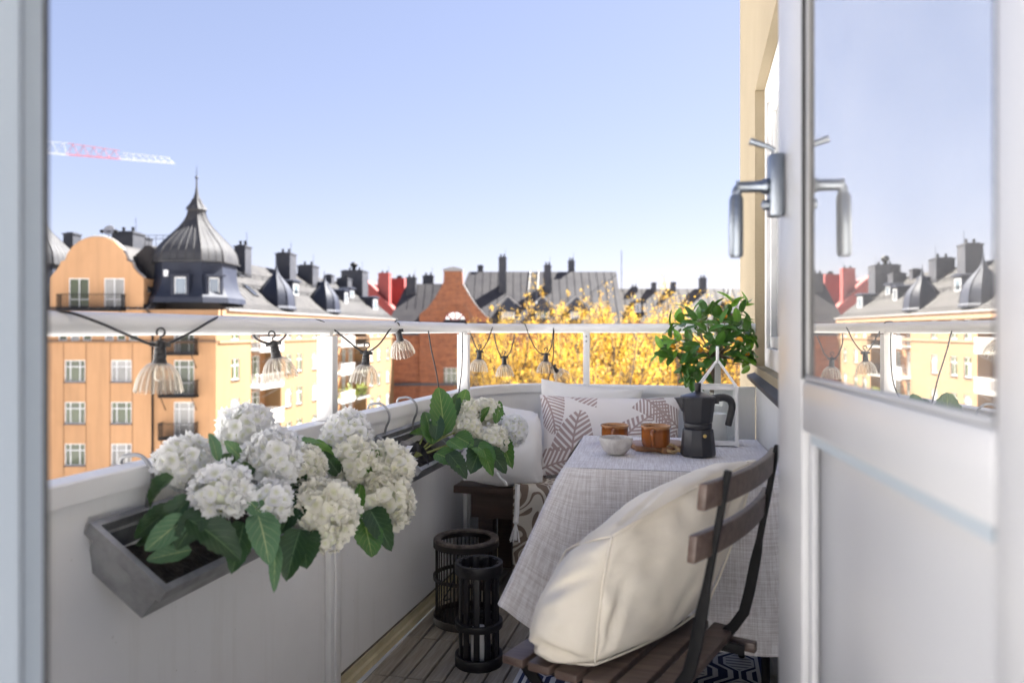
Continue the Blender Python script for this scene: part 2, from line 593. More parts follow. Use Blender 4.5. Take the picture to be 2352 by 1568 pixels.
m_core = simple('flower_core', (.84, .85, .72), (.72, .76, .55), .9, nscale=60)
def shade_glass():
    t = NT('fluted_lamp_glass')
    lw = t.n('LayerWeight')
    lw.inputs[0].default_value = .45
    tr = t.n('BsdfTransparent')
    tr.inputs[0].default_value = (.93, .90, .84, 1)
    t.base((.56, .52, .46))
    t.p(Roughness=.15)
    f = t.math('ADD', t.math('MULTIPLY', lw.outputs['Facing'], .55), .30, clamp=True)
    mx = t.n('MixShader')
    t.l(f, mx.inputs[0])
    t.l(tr.outputs[0], mx.inputs[1]); t.l(t.b.outputs[0], mx.inputs[2])
    t.l(mx.outputs[0], t.o.inputs[0])
    return t.m
m_shade = shade_glass()
def pane_glass(name, tint, refl, fres=True, body=(1, 1, 1), veil=0):
    t = NT(name)
    tr = t.n('BsdfTransparent')
    tr.inputs[0].default_value = (*body, 1)
    gl = t.n('BsdfGlossy')
    gl.inputs['Color'].default_value = (*tint, 1)
    gl.inputs['Roughness'].default_value = 0.0
    lw = t.n('LayerWeight')
    lw.inputs[0].default_value = .5
    mx = t.n('MixShader')
    if fres: t.l(t.math('ADD', t.math('MULTIPLY', t.math('POWER', lw.outputs['Facing'], 2.0), 1 - refl), refl, clamp=True), mx.inputs[0])
    else: mx.inputs[0].default_value = refl
    t.l(tr.outputs[0], mx.inputs[1]); t.l(gl.outputs[0], mx.inputs[2])
    out = mx.outputs[0]
    if veil:  # pale diffuse veil that lightens the dark reflection in the pane
        df = t.n('BsdfDiffuse')
        df.inputs[0].default_value = (.8, .8, .8, 1)
        m2 = t.n('MixShader')
        t.l(t.math('MULTIPLY', t.noise(5, 4, .6), veil), m2.inputs[0])
        t.l(out, m2.inputs[1]); t.l(df.outputs[0], m2.inputs[2])
        out = m2.outputs[0]
    t.l(out, t.o.inputs[0])
    return t.m
m_doorglass = pane_glass('door_glass', (.97, .935, .87), .92, False, (.6, .6, .6), .22)
m_doorglass2 = pane_glass('door_glass_inner', (.85, .87, .88), .16, False, (.6, .63, .66))
m_clear = pane_glass('clear_lantern_glass', (.9, .95, .95), .05, True, (.95, .97, .965))
def far_glass(name, body, refl=.35):
    t = NT(name)
    oi = t.n('ObjectInfo')
    f = t.noise(1.3, 2, .5)
    t.base(t.mix(t.math('MULTIPLY', t.math('ADD', f, oi.outputs['Random']), .5), tuple(x * .35 for x in body), tuple(x * 1.5 for x in body)))
    t.p(Roughness=.35)
    gl = t.n('BsdfGlossy')
    gl.inputs['Roughness'].default_value = .02
    mx = t.n('MixShader')
    mx.inputs[0].default_value = refl
    t.l(t.b.outputs[0], mx.inputs[1]); t.l(gl.outputs[0], mx.inputs[2])
    t.l(mx.outputs[0], t.o.inputs[0])
    return t.m
m_fglass = far_glass('house_window_glass', (.05, .065, .022), .035)  # green body colour stands in for trees reflected in the panes
m_blind = far_glass('window_with_white_blind', (.42, .42, .41), .12)
m_curtain = far_glass('window_with_curtain', (.26, .25, .23), .04)
m_fglass_top = far_glass('skylight_glass', (.10, .13, .16), .9)
m_fglass_sky = far_glass('attic_window_glass', (.10, .14, .17), .35)
def render_mat(name, c1, c2, dirt=.42):
    t = NT(name)
    f = t.ramp(t.noise(.35, 5, .65), (.3, 0.0), (.75, 1.0))
    c = t.mix(f, c1, c2)
    stz = t.noise(1.0, 4, .6, t.coord('Object', (2.2, 2.2, .18)))
    c = t.mix(t.math('MULTIPLY', t.ramp(stz, (.45, 0.0), (.75, 1.0)), dirt), c, tuple(x * .6 for x in c1))
    pt = t.ramp(t.noise(.22, 3, .5), (.56, 0.0), (.60, 1.0))
    c = t.mix(t.math('MULTIPLY', pt, .22), c, tuple(x * .72 for x in c2))
    t.base(c)
    t.p(Roughness=.9)
    t.bump(t.noise(8, 4, .7), .2, .03)
    return t.m
m_orangewall = render_mat('orange_stucco', (.46, .258, .13), (.42, .23, .11))
m_yellowwall = render_mat('yellow_stucco', (.20, .116, .051), (.18, .102, .044))
m_bounce_wall = render_mat('pale_bounce_stucco', (.73, .715, .70), (.69, .675, .66))  # for the added wings only, pale to reflect sunlight
m_recess = render_mat('ochre_stucco', (.26, .125, .048), (.235, .11, .04))
m_cornice = render_mat('cornice_stucco', (.29, .165, .085), (.26, .145, .072))
m_dome = simple('tower_dome_sheet', (.034, .034, .038), (.05, .049, .05), .55, 0, nscale=1.2, spec=.25)
m_roof = simple('black_sheet_roof', (.034, .032, .033), (.054, .050, .048), .6, 0, nscale=.8, bump=.15, bscale=1.5, bdist=.05, spec=.22)
m_roof_dark = simple('painted_tower_sheet', (.014, .017, .030), (.023, .026, .038), .5, .0, nscale=.8, bump=.15, bscale=1.5, bdist=.05, spec=.3)
m_seam = simple('roof_seam_sheet', (.085, .08, .078), (.06, .056, .055), .55, 0, spec=.25)
m_roof_slate = simple('dark_sheet_roof', (.042, .039, .042), (.062, .058, .058), .6, 0, nscale=.5, spec=.2)
m_roof_brown = simple('weathered_sheet_roof', (.085, .074, .066), (.06, .054, .05), .6, 0, nscale=.6, spec=.2)
m_chimney = simple('chimney_sheet', (.032, .034, .043), (.05, .05, .056), .55, 0, nscale=1.5, spec=.25)
m_redroof = simple('red_sheet_roof', (.27, .04, .03), (.21, .032, .027), .5, .05, nscale=.7)
m_whiteframe = simple('window_white', (.78, .77, .76), None, .5)
m_sill = simple('dark_sill', (.05, .05, .06), None, .5)
m_flash = simple('light_flashing', (.30, .29, .28), (.22, .21, .20), .55, 0, spec=.3)
def brick_mat():
    t = NT('red_brick')
    co = t.n('TexCoord').outputs['UV']
    b = t.n('TexBrick')
    b.inputs['Color1'].default_value = (.26, .082, .036, 1)
    b.inputs['Color2'].default_value = (.17, .05, .025, 1)
    b.inputs['Mortar'].default_value = (.24, .15, .10, 1)
    b.inputs['Scale'].default_value = 1
    b.inputs['Brick Width'].default_value = .27
    b.inputs['Row Height'].default_value = .085
    b.inputs['Mortar Size'].default_value = .012
    t.l(co, b.inputs['Vector'])
    f = t.ramp(t.noise(.5, 6, .7, co), (.3, 0.0), (.75, 1.0))
    g = t.ramp(t.noise(1.6, 6, .8, co), (.42, 0.0), (.62, 1.0))
    st = t.ramp(t.noise(1.0, 4, .7, t.coord('UV', (.35, 2.4, 1))), (.38, 0.0), (.62, 1.0))
    c = t.mix(t.math('MULTIPLY', f, .5), b.outputs[0], (.34, .118, .042))
    c = t.mix(t.math('MULTIPLY', st, .55), c, (.095, .03, .02))
    c = t.mix(t.math('MULTIPLY', g, .55), c, (.36, .14, .06))
    t.base(c)
    t.p(Roughness=.9)
    return t.m
m_brick = brick_mat()
def yleaf():
    t = NT('yellow_leaves')
    f = t.ramp(t.noise(.5, 4, .7), (.3, 0.0), (.7, 1.0))
    g = t.noise(5, 2, .5)
    c = t.mix(f, (.50, .27, .03), (.60, .40, .06))
    h = t.ramp(t.noise(2.2, 3, .7), (.4, 0.0), (.6, 1.0))
    c = t.mix(t.math('MULTIPLY', h, .55), c, (.40, .17, .03))
    c = t.mix(t.math('MULTIPLY', g, .5), c, (.72, .50, .12))
    t.base(c)
    t.p(Roughness=.7)
    tr = t.n('BsdfTranslucent')
    t.set(tr.inputs[0], t.mix(.5, c, (.85, .55, .03)))
    mx = t.n('MixShader')
    mx.inputs[0].default_value = .35
    t.l(t.b.outputs[0], mx.inputs[1]); t.l(tr.outputs[0], mx.inputs[2])
    t.l(mx.outputs[0], t.o.inputs[0])
    return t.m
m_yleaf = yleaf()
m_gleaf = simple('balcony_plant_leaves', (.16, .30, .04), (.45, .42, .05), .6, nscale=5)
m_treebark = simple('tree_bark', (.10, .075, .055), (.06, .045, .035), .9, nscale=5)
m_bounce_ground = simple('pale_bounce_ground', (.52, .51, .50), (.47, .46, .45), .95, nscale=.4, bump=.4, bscale=30)  # unseen yard surface, made pale to bounce sunlight up to the balcony
m_asphalt = simple('asphalt', (.05, .05, .052), (.06, .06, .06), .9, nscale=1, bump=.3, bscale=40)
m_pave = simple('paving', (.22, .21, .20), (.18, .17, .16), .9, nscale=2)
m_cranered = simple('crane_red', (.30, .05, .06), None, .5)
m_cranewhite = simple('crane_white', (.30, .30, .31), None, .5)
m_concrete = simple('balcony_slab_concrete', (.30, .29, .27), None, .9)
# ================================================================== LARGE STRUCTURE: ground, city
GZ = -16.0
g = MB(m_bounce_ground); g.box(-600, -600, GZ - 2, 600, 600, GZ); struct('ground', g)
g = MB(m_pave); g.M = CITY @ T(-21.2, 53, 0) @ RZ(math.atan2(.9936, .1133)); g.box(-3, -3.2, GZ + .004, 49, 0, GZ + .14); struct('pavement', g)

g = MB(m_asphalt); g.M = CITY @ T(-21.2, 53, 0) @ RZ(math.atan2(.9936, .1133)); g.box(-3, -12.2, GZ + .002, 49, -3.2, GZ + .012); struct('street', g)

def uvbox(mb, fn=None):
    """brick coordinates in metres from the faces' own planes"""
    for i, f in enumerate(mb.f):
        p = [mb.Mi @ mb.v[k] for k in f]
        n = (p[1] - p[0]).cross(p[2] - p[0])
        if abs(n.x) > abs(n.y): mb.uv[i] = [(q.y, q.z) for q in p]
        else: mb.uv[i] = [(q.x, q.z) for q in p]
def wall(mb, x0, x1, z0, z1, holes=(), depth=.14, y=0.0):
    """wall face in the plane y with rectangular openings (x0, z0, x1, z1) and their reveals"""
    xs = sorted({x0, x1, *[h[0] for h in holes], *[h[2] for h in holes]})
    zs = sorted({z0, z1, *[h[1] for h in holes], *[h[3] for h in holes]})
    for i in range(len(xs) - 1):
        for j in range(len(zs) - 1):
            cx, cz = (xs[i] + xs[i + 1]) / 2, (zs[j] + zs[j + 1]) / 2
            if any(h[0] < cx < h[2] and h[1] < cz < h[3] for h in holes): continue
            mb.add([(xs[i], y, zs[j]), (xs[i + 1], y, zs[j]), (xs[i + 1], y, zs[j + 1]), (xs[i], y, zs[j + 1])], [(0, 1, 2, 3)])
    for (a, b, c, d) in holes:
        e = y + depth
        mb.add([(a, y, b), (c, y, b), (c, y, d), (a, y, d), (a, e, b), (c, e, b), (c, e, d), (a, e, d)],
               [(0, 4, 5, 1), (1, 5, 6, 2), (2, 6, 7, 3), (3, 7, 4, 0)])

def win_meshes(w, h, cols, rows, fr=.055, mull=.05, sill=True):
    """frame mesh, pane list (mesh, offset), sill mesh; origin bottom centre, face towards -y"""
    f = MB(m_whiteframe, smooth=0)
    x0, x1 = -w / 2, w / 2
    f.box(x0, -.02, 0, x0 + fr, .08, h).box(x1 - fr, -.02, 0, x1, .08, h)
    f.box(x0 + fr, -.02, 0, x1 - fr, .08, fr).box(x0 + fr, -.02, h - fr, x1 - fr, .08, h)
    cx = [x0 + fr * .5] + [x0 + w * c for c in cols] + [x1 - fr * .5]
    cz = [fr * .5] + [h * r for r in rows] + [h - fr * .5]
    for c in cx[1:-1]: f.box(c - mull / 2, -.015, fr, c + mull / 2, .07, h - fr)
    for r in cz[1:-1]: f.box(x0 + fr, -.03, r - mull / 2, x1 - fr, .075, r + mull / 2)
    panes = []
    for i in range(len(cx) - 1):
        for j in range(len(cz) - 1):
            p = MB(m_fglass, smooth=0)
            p.box(cx[i] + .02, .03, cz[j] + .02, cx[i + 1] - .02, .045, cz[j + 1] - .02)
            panes.append(p.mesh('pane'))
    s = MB(m_sill, smooth=0); s.box(x0 - .05, -.20, -.06, x1 + .05, .0, -.012)
    return f.mesh('window'), panes, (s.mesh('sill') if sill else None)
WRNG = random.Random(12)
def put_window(parent, M, ms, name='window'):
    o = part(name, ms[0], parent, M)
    cur = WRNG.random()
    nP = len(ms[1])
    for k, p in enumerate(ms[1]):
        q = part('pane', p, o, M)
        if cur < .3 or (cur < .5 and k < nP // 3):
            q.material_slots[0].link = 'OBJECT'; q.material_slots[0].material = m_curtain
    if ms[2]: part('sill', ms[2], o, M)
    return o
def far_balcony(parent, M, w, d=.9, h=1.0, mat=None, slabmat=None, bars=True, name='balcony'):
    """origin at wall, slab top z=0, projecting to -y"""
    s = MB(slabmat or m_iron); s.M = M; s.box(-w / 2, -d, -.16, w / 2, 0, 0)
    for sx in (-1, 1): s.tube([(sx * (w / 2 - .15), -.05, -1.1), (sx * (w / 2 - .15), -d + .1, -.16)], .03, 5)
    o = part(name, s, parent, M=Matrix())
    r = MB(mat or m_iron, smooth=0); r.M = M
    n = 26 if bars else 2
    for k in range(n + 1):
        x = -w / 2 + w * k / n
        r.box(x - .012, -d, 0, x + .012, -d + .024, h)
    for sx in (-w / 2, w / 2 - .024):
        for k in range(1, 8): r.box(sx, -d + d * k / 8 - .012, 0, sx + .024, -d + d * k / 8 + .012, h)
        r.box(sx - .01, -d - .01, h, sx + .034, 0, h + .05)
    r.box(-w / 2, -d - .015, h, w / 2, -d + .035, h + .05).box(-w / 2, -d - .01, .06, w / 2, -d + .03, .1)
    if not bars: r.box(-w / 2, -d - .02, .12, w / 2, -d + .005, h - .1)
    part('railing', r, o, M=Matrix())
    return o
def seams(mb, M, x0, x1, ylist, step=.62):
    """standing seams running up a roof profile ylist [(y, z)...]"""
    x = x0 + step * .5
    while x < x1:
        for (y0, z0), (y1, z1) in zip(ylist[:-1], ylist[1:]):
            a, b = V((x, y0, z0)), V((x, y1, z1))
            n = V((0, -(z1 - z0), y1 - y0)).normalized() * .045
            t = V((.018, 0, 0))
            vs = [M @ q for q in (a - t, a + t, b + t, b - t, a - t + n, a + t + n, b + t + n, b - t + n)]
            mb.add(vs, [(4, 5, 6, 7), (0, 1, 5, 4), (1, 2, 6, 5), (2, 3, 7, 6), (3, 0, 4, 7)])
        x += step
def box_chimney(parent, M, w, d, z0, z1, mat=None, cap=True, name='chimney'):
    c = MB(mat or m_chimney, smooth=0); c.M = M
    c.box(-w / 2, -d / 2, z0, w / 2, d / 2, z1 - .12)
    c.box(-w / 2 - .07, -d / 2 - .07, z1 - .12, w / 2 + .07, d / 2 + .07, z1)
    c.box(-w / 2 + .15, -d / 2 + .15, z1, w / 2 - .15, d / 2 - .15, z1 + .1)
    o = part(name, c, parent, M=Matrix())
    if name == 'chimney' and w > .9:
        p = MB(m_iron); p.M = M
        for k in (-1, 1): p.lathe([(.11, z1 + .1), (.11, z1 + .38), (.15, z1 + .40), (.15, z1 + .46), (.02, z1 + .52)], 8, T(k * w * .22, 0, 0))
        p.tube([(w * .35, 0, z1), (w * .35, 0, z1 + 1.25)], .018, 4)
        part('flue', p, o, M=Matrix())
    return o
def box_dormer(parent, M, w, h, d, hood=.25, win=True, mat=None):
    """origin at the bottom centre of its front face, running back to +y"""
    s = MB(mat or m_roof_dark, smooth=0); s.M = M
    s.box(-w / 2, 0, 0, w / 2, d, h)
    s.prism([(-w / 2 - .18, h), (w / 2 + .18, h), (w / 2 + .1, h + .12), (0, h + hood), (-w / 2 - .1, h + .12)], d + .9, M=T(0, -.22, 0))
    o = part('dormer', s, parent, M=Matrix())
    if win:
        f = MB(m_whiteframe, smooth=0); f.M = M
        x0, x1, z0, z1 = -w * .34, w * .34, .12 * h, .88 * h
        f.box(x0, -.05, z0, x0 + .08, -.004, z1).box(x1 - .08, -.05, z0, x1, -.004, z1)
        f.box(x0 + .08, -.05, z0, x1 - .08, -.004, z0 + .08).box(x0 + .08, -.05, z1 - .08, x1 - .08, -.004, z1)
        part('frame', f, o, M=Matrix())
        p = MB(m_fglass_sky, smooth=0); p.M = M; p.box(x0 + .081, -.03, z0 + .081, x1 - .081, -.004, z1 - .081)
        part('pane', p, o, M=Matrix())
    return o
def skylight(parent, M, w, h):
    f = MB(m_chimney, smooth=0); f.M = M
    for q in ((-w / 2, 0, -w / 2 + .1, h), (w / 2 - .1, 0, w / 2, h), (-w / 2 + .1, 0, w / 2 - .1, .1), (-w / 2 + .1, h - .1, w / 2 - .1, h)):
        f.box(q[0], q[1], 0, q[2], q[3], .13)
    o = part('skylight', f, parent, M=Matrix())
    p = MB(m_fglass_top, smooth=0); p.M = M; p.box(-w / 2 + .101, .101, .02, w / 2 - .101, h - .101, .08)
    part('pane', p, o, M=Matrix())
K = .5 ** .5 * .8
OCT = [(K, -1), (1, -K), (1, K), (K, 1), (-K, 1), (-1, K), (-1, -K), (-K, -1)]
def octlathe(mb, prof):
    vs, fs = [], []
    for (r, z) in prof:
        vs += [V((x * r, y * r, z)) for x, y in OCT]
    for i in range(len(prof) - 1):
        for k in range(8):
            l = (k + 1) % 8
            fs.append((i * 8 + k, i * 8 + l, (i + 1) * 8 + l, (i + 1) * 8 + k))
    fs.append(tuple((len(prof) - 1) * 8 + k for k in range(8)))
    mb.add(vs, fs)
def octseams(mb, prof, per=(5, 3)):
    for k in range(8):
        p, q = V((*OCT[k], 0)), V((*OCT[(k + 1) % 8], 0))
        n = per[0] if k % 2 else per[1]
        for j in range(n + 1):
            d = p.lerp(q, j / (n + .0001))
            pts = [V((d.x * r, d.y * r, z)) for r, z in prof]
            mb.tube(pts, .02 if 0 < j < n else .04, 4, caps=False)
def onion_tower(parent, M, Rr, z0, s=1.0):
    """bell-shaped tower roof on an octagonal attic storey; z0 is its eave"""
    prof = [(1.04, 0), (1.05, .10), (1.0, .12), (.985, .5), (.95, .9), (.87, 1.28), (.74, 1.72), (.57, 2.25), (.42, 2.72), (.30, 3.2), (.225, 3.65), (.20, 4.0), (.225, 4.14)]
    prof2 = [(.26, 4.12), (.235, 4.22), (.15, 4.55), (.085, 4.95), (.045, 5.4), (.022, 5.9), (.016, 6.5)]
    p1 = [(r * Rr, z0 + z * s) for r, z in prof]
    p2 = [(r * Rr, z0 + z * s) for r, z in prof2]
    d = MB(m_dome, smooth=25); d.M = M
    octlathe(d, p1); octlathe(d, p2)
    o = part('tower_roof', d, parent, M=Matrix())
    sm = MB(m_roof, smooth=0); sm.M = M
    octseams(sm, p1[2:]); octseams(sm, p2[1:4], (2, 1))
    part('roof_seam', sm, o, M=Matrix(), kind='stuff')
    fn = MB(m_roof_dark); fn.M = M
    zt = z0 + 6.45 * s
    fn.lathe([(.001, zt - .05), (.10, zt + .02), (.13, zt + .1), (.10, zt + .19), (.03, zt + .24), (.018, zt + .8), (.004, zt + 1.1)], 10)
    part('finial', fn, o, M=Matrix())
    at = MB(m_roof_dark, smooth=25); at.M = M
    octlathe(at, [(1.18 * Rr, z0 - 2.95), (1.16 * Rr, z0 - 2.55), (1.08 * Rr, z0 - 2.3), (1.0 * Rr, z0 - 1.75), (.965 * Rr, z0 - 1.2), (.95 * Rr, z0 - .5), (.95 * Rr, z0 - .004)])
    part('attic_storey', at, parent, M=Matrix())

# ------------------------------------------------------------------ orange corner building
B0 = 53.0
def a0(px, b=B0): return (px - 1176) / FPX * b
def z1(zx, zy): return ((zx / 2.24) * .7259, (400 + zy / 2.24) * .7259)
M_F = CITY @ T(0, B0, 0)
HEAD = math.atan2(.9936, .1133)
M_S = CITY @ T(-21.2, B0, 0) @ RZ(HEAD)
corner = thing('corner_building', 'orange apartment house with round-topped gable and dark onion tower roof on its corner', 'building', CITY @ T(-21.2, B0, GZ))
ROWZ = [-2.55 + 2.99 * 1, -2.55, -5.54, -8.53, -11.52]
win3 = win_meshes(1.46, 1.56, (.27, .73), (.70,))
windoor = win_meshes(1.46, 2.45, (.27, .73), (.34, .80), sill=False)
win_small = win_meshes(.62, 1.25, (), (.68,), sill=False)
win2 = win_meshes(1.15, 1.56, (.5,), (.68,))
holes, todo = [], []
for px in (58, 172, 278.5):
    for z in ROWZ[1:]:
        c = a0(px)
        holes.append((c - .73, z, c + .73, z + 1.56)); todo.append((c, z, win3))
    for dx in (-28, 0, 28):
        c = a0(px + dx)
        holes.append((c - .31, .42, c + .31, 1.67)); todo.append((c, .42, win_small))
cb = a0(422.5)
for z in ROWZ:
    holes.append((cb - .73, z - .89, cb + .73, z + 1.56)); todo.append((cb, z - .89, windoor))
w = MB(m_orangewall, smooth=0); w.M = M_F
wall(w, -40, -21.2, GZ, 2.62, holes)
part('wall', w, corner)
for c, z, ms in todo: put_window(corner, M_F @ T(c, .06, z), ms)
for z in ROWZ: far_balcony(corner, M_F @ T(cb - .2, 0, z - .9), 2.5)
# gable
gp = [(358, 1075), (400, 1030), (430, 990), (440, 958), (470, 950), (485, 905), (520, 855), (570, 815), (630, 790), (690, 783), (760, 792), (820, 820),
      (870, 870), (897, 920), (905, 953), (940, 965), (950, 1000), (985, 1040), (1025, 1075)]
gpp = [z1(*q) for q in gp]
gpts = [(a0(u), zat(v, B0)) for u, v in gpp]
ZG = gpts[0][1]
gx0, gx1 = gpts[0][0], gpts[-1][0]
w = MB(m_orangewall, smooth=0); w.M = M_F
dh = []
for px in (184, 265): dh.append((a0(px) - .72, 2.72, a0(px) + .72, ZG - .02))
wall(w, gx0, gx1, 2.621, ZG, dh, .14, -.15)
w.box(gx0, -.15 + .4, 2.621, gx1, -.15 + .45, ZG)
w.add([(gx0, -.15, 2.621), (gx0, 6, 2.621), (gx0, 6, ZG), (gx0, -.15, ZG)], [(0, 3, 2, 1)])
w.add([(gx1, -.15, 2.621), (gx1, 6, 2.621), (gx1, 6, ZG), (gx1, -.15, ZG)], [(0, 1, 2, 3)])
w.prism(gpts[::-1], .5, T(0, -.15, 0))
part('gable', w, corner)
gt = MB(m_flash); gt.M = M_F
gt.tube(catmull([(x, .1, z + .03) for x, z in gpts], 2), .09, 6)
part('gable_coping', gt, corner)
gr = MB(m_roof, smooth=0); gr.M = M_F
gr.prism([(gx0 - .25, ZG - 1.0)] + [(x, z - .25) for x, z in gpts[1:-1]][::-1][::-1] + [(gx1 + .25, ZG - 1.0)], 8, T(0, .36, 0))
part('gable_roof', gr, corner)
wd2 = win_meshes(1.44, ZG - .02 - 2.72, (.5,), (.30,), sill=False)
for px in (184, 265): put_window(corner, M_F @ T(a0(px), -.09, 2.72), wd2, 'balcony_door')
far_balcony(corner, M_F @ T(a0(219), -.15, 2.66), 4.55, .7)
# cornice, string course, drainpipes
c = MB(m_cornice, smooth=0); c.M = M_F
c.box(gx1 + .02, -.32, 2.10, -21.2 + .32, -.002, 2.62); c.box(-40, -.12, .22, -21.2 + .12, -.002, .36)
part('cornice', c, corner)
c = MB(m_sill, smooth=0); c.M = M_F; c.box(-40, -.17, .362, -21.2 + .17, -.002, .40); part('string_course', c, corner)
d = MB(m_iron); d.M = M_F
xd = a0(352)
d.tube([(xd - .55, -.2, 3.0), (xd - .5, -.3, 2.75), (xd - .1, -.34, 2.4), (xd, -.22, 2.0), (xd, -.12, 1.6), (xd, -.12, GZ)], .07, 8)
part('drainpipe', d, corner)
for px in (172, 278.5):
    for s_ in (-1, 1):
        l = MB(m_cornice, smooth=0); l.M = M_F
        x = a0(px) + s_ * .80
        l.box(x - .025, -.03, GZ, x + .025, -.002, .20)
        part('wall_lesene', l, corner)
# street wall of the corner building, s = 0..22
win_s = win_meshes(1.25, 1.56, (.5,), (.68,))
def street_wall(parent, segs, rows):
    for (s0, s1, y, mt, wins) in segs:
        hs, td = [], []
        for (s, kind) in wins:
            for z in rows:
                if kind == 'w': hs.append((s - .625, z, s + .625, z + 1.56)); td.append((s, z, win_s))
                else: hs.append((s - .73, z - .89, s + .73, z + 1.56)); td.append((s, z - .89, windoor))
        w = MB(mt, smooth=0); w.M = M_S
        wall(w, s0, s1, GZ, 2.62, hs, .16, y)
        part('wall', w, parent)
        for s, z, ms in td: put_window(parent, M_S @ T(s, y + .08, z), ms)
    for i in range(len(segs) - 1):
        (sa, sb, ya, ma, _), (_, _, yb, mb_, _) = segs[i], segs[i + 1]
        w = MB(m_yellowwall, smooth=0); w.M = M_S
        w.add([(sb, ya, GZ), (sb, yb, GZ), (sb, yb, 2.62), (sb, ya, 2.62)], [(0, 1, 2, 3)])
        part('wall', w, parent)
REC = 1.4
segs1 = [(0, 5.4, 0, m_yellowwall, [(2.9, 'w')]), (5.4, 11, REC, m_recess, [(6.6, 'w'), (9.2, 'd')]), (11, 22, 0, m_yellowwall, [(12.6, 'w'), (15.0, 'w'), (18.8, 'w')])]
street_wall(corner, segs1, ROWZ)
for z in ROWZ: far_balcony(corner, M_S @ T(8.2, REC, z - .9), 4.4, REC + .5, 1.0, m_whiteframe, m_concrete)
def street_trim(parent, s0, s1):
    c = MB(m_cornice, smooth=0); c.M = M_S
    c.box(s0, -.32, 2.10, s1, -.002, 2.62); c.box(s0, -.12, .22, s1, -.002, .40)
    part('cornice', c, parent)
street_trim(corner, .33, 22)
EAVE = [(-.38, 2.66), (.6, 3.25), (5.6, 7.4), (6.0, 7.42), (11, 3.2)]
def street_roof(parent, s0, s1):
    r = MB(m_roof, smooth=0)
    m = M_S @ Matrix(((0, 1, 0, 0), (1, 0, 0, 0), (0, 0, 1, 0), (0, 0, 0, 1)))   # prism's x -> y, its depth -> s
    r.M = m
    r.prism([(y, z) for y, z in EAVE] + [(11, 2.625), (-.38, 2.625)], s1 - s0, T(0, s0, 0))
    o = part('roof', r, parent)
    sm = MB(m_seam, smooth=0)
    seams(sm, M_S, s0, s1, EAVE[:3], .8)
    part('roof_seam', sm, o, kind='stuff')
    f = MB(m_flash, smooth=0); f.M = M_S
    f.box(s0, -.5, 2.60, s1, -.385, 2.70)
    part('gutter', f, o)
    for h in (.35, .62):
        y = .6 + 5 * h; z = 3.25 + 4.15 * h
        f = MB(m_iron, smooth=0); f.M = M_S
        f.box(s0, y - .12, z + .2, s1, y - .09, z + .24).box(s0, y - .12, z + .32, s1, y - .09, z + .36)
        s = s0 + .5
        while s < s1: f.box(s, y - .12, z, s + .03, y - .09, z + .36); s += 1.5
        part('snow_guard', f, o)
    return o
street_roof(corner, 1.0, 22)
# roof along the front
r = MB(m_roof, smooth=0)
r.M = M_F @ Matrix(((0, 1, 0, 0), (1, 0, 0, 0), (0, 0, 1, 0), (0, 0, 0, 1)))
r.prism([(y, z) for y, z in EAVE] + [(11, 2.625), (-.38, 2.625)], 17, T(0, -42.5, 0))
ro = part('roof', r, corner)
sm = MB(m_flash, smooth=0)
seams(sm, M_F, -30.5, -25.4, EAVE[:3], .7)
part('roof_seam', sm, ro, kind='stuff')
onion_tower(corner, CITY @ T(-23.75, B0 + 2.75, 0), 2.62, zat(601, B0 + .3))
M_T = CITY @ T(-23.75, B0 + 2.75, 0)
zt0 = zat(601, B0 + .3)
def attic_window(M, w, h):
    s = MB(m_roof_dark, smooth=0); s.M = M
    s.box(-w / 2 - .22, -.10, -.1, -w / 2, .7, h + .1).box(w / 2, -.10, -.1, w / 2 + .22, .7, h + .1)
    s.box(-w / 2, -.10, h, w / 2, .7, h + .1).box(-w / 2, -.10, -.1, w / 2, .7, 0)
    s.box(-w / 2 - .32, -.35, h + .1, w / 2 + .32, .5, h + .2)
    o = part('dormer', s, corner)
    f = MB(m_whiteframe, smooth=0); f.M = M
    f.box(-w / 2, 0, 0, -w / 2 + .07, .06, h).box(w / 2 - .07, 0, 0, w / 2, .06, h).box(-w / 2 + .07, 0, 0, w / 2 - .07, .06, .07).box(-w / 2 + .07, 0, h - .07, w / 2 - .07, .06, h)
    part('frame', f, o)
    p = MB(m_fglass_sky, smooth=0); p.M = M; p.box(-w / 2 + .071, .02, .071, w / 2 - .071, .05, h - .071)
    part('pane', p, o)
attic_window(M_T @ T(.05, -2.62 * 1.04 - .12, zt0 - 2.38), .86, 1.25)
attic_window(M_T @ RZ(R(45)) @ T(0, -2.62 * 1.14 - .1, zt0 - 2.38), .8, 1.25)
p = MB(m_whiteframe, smooth=0); p.M = M_T; p.box(-1.25, -2.62 - .02, zt0 - 1.05, -.95, -2.4, zt0 - .6); part('vent_hatch', p, corner)
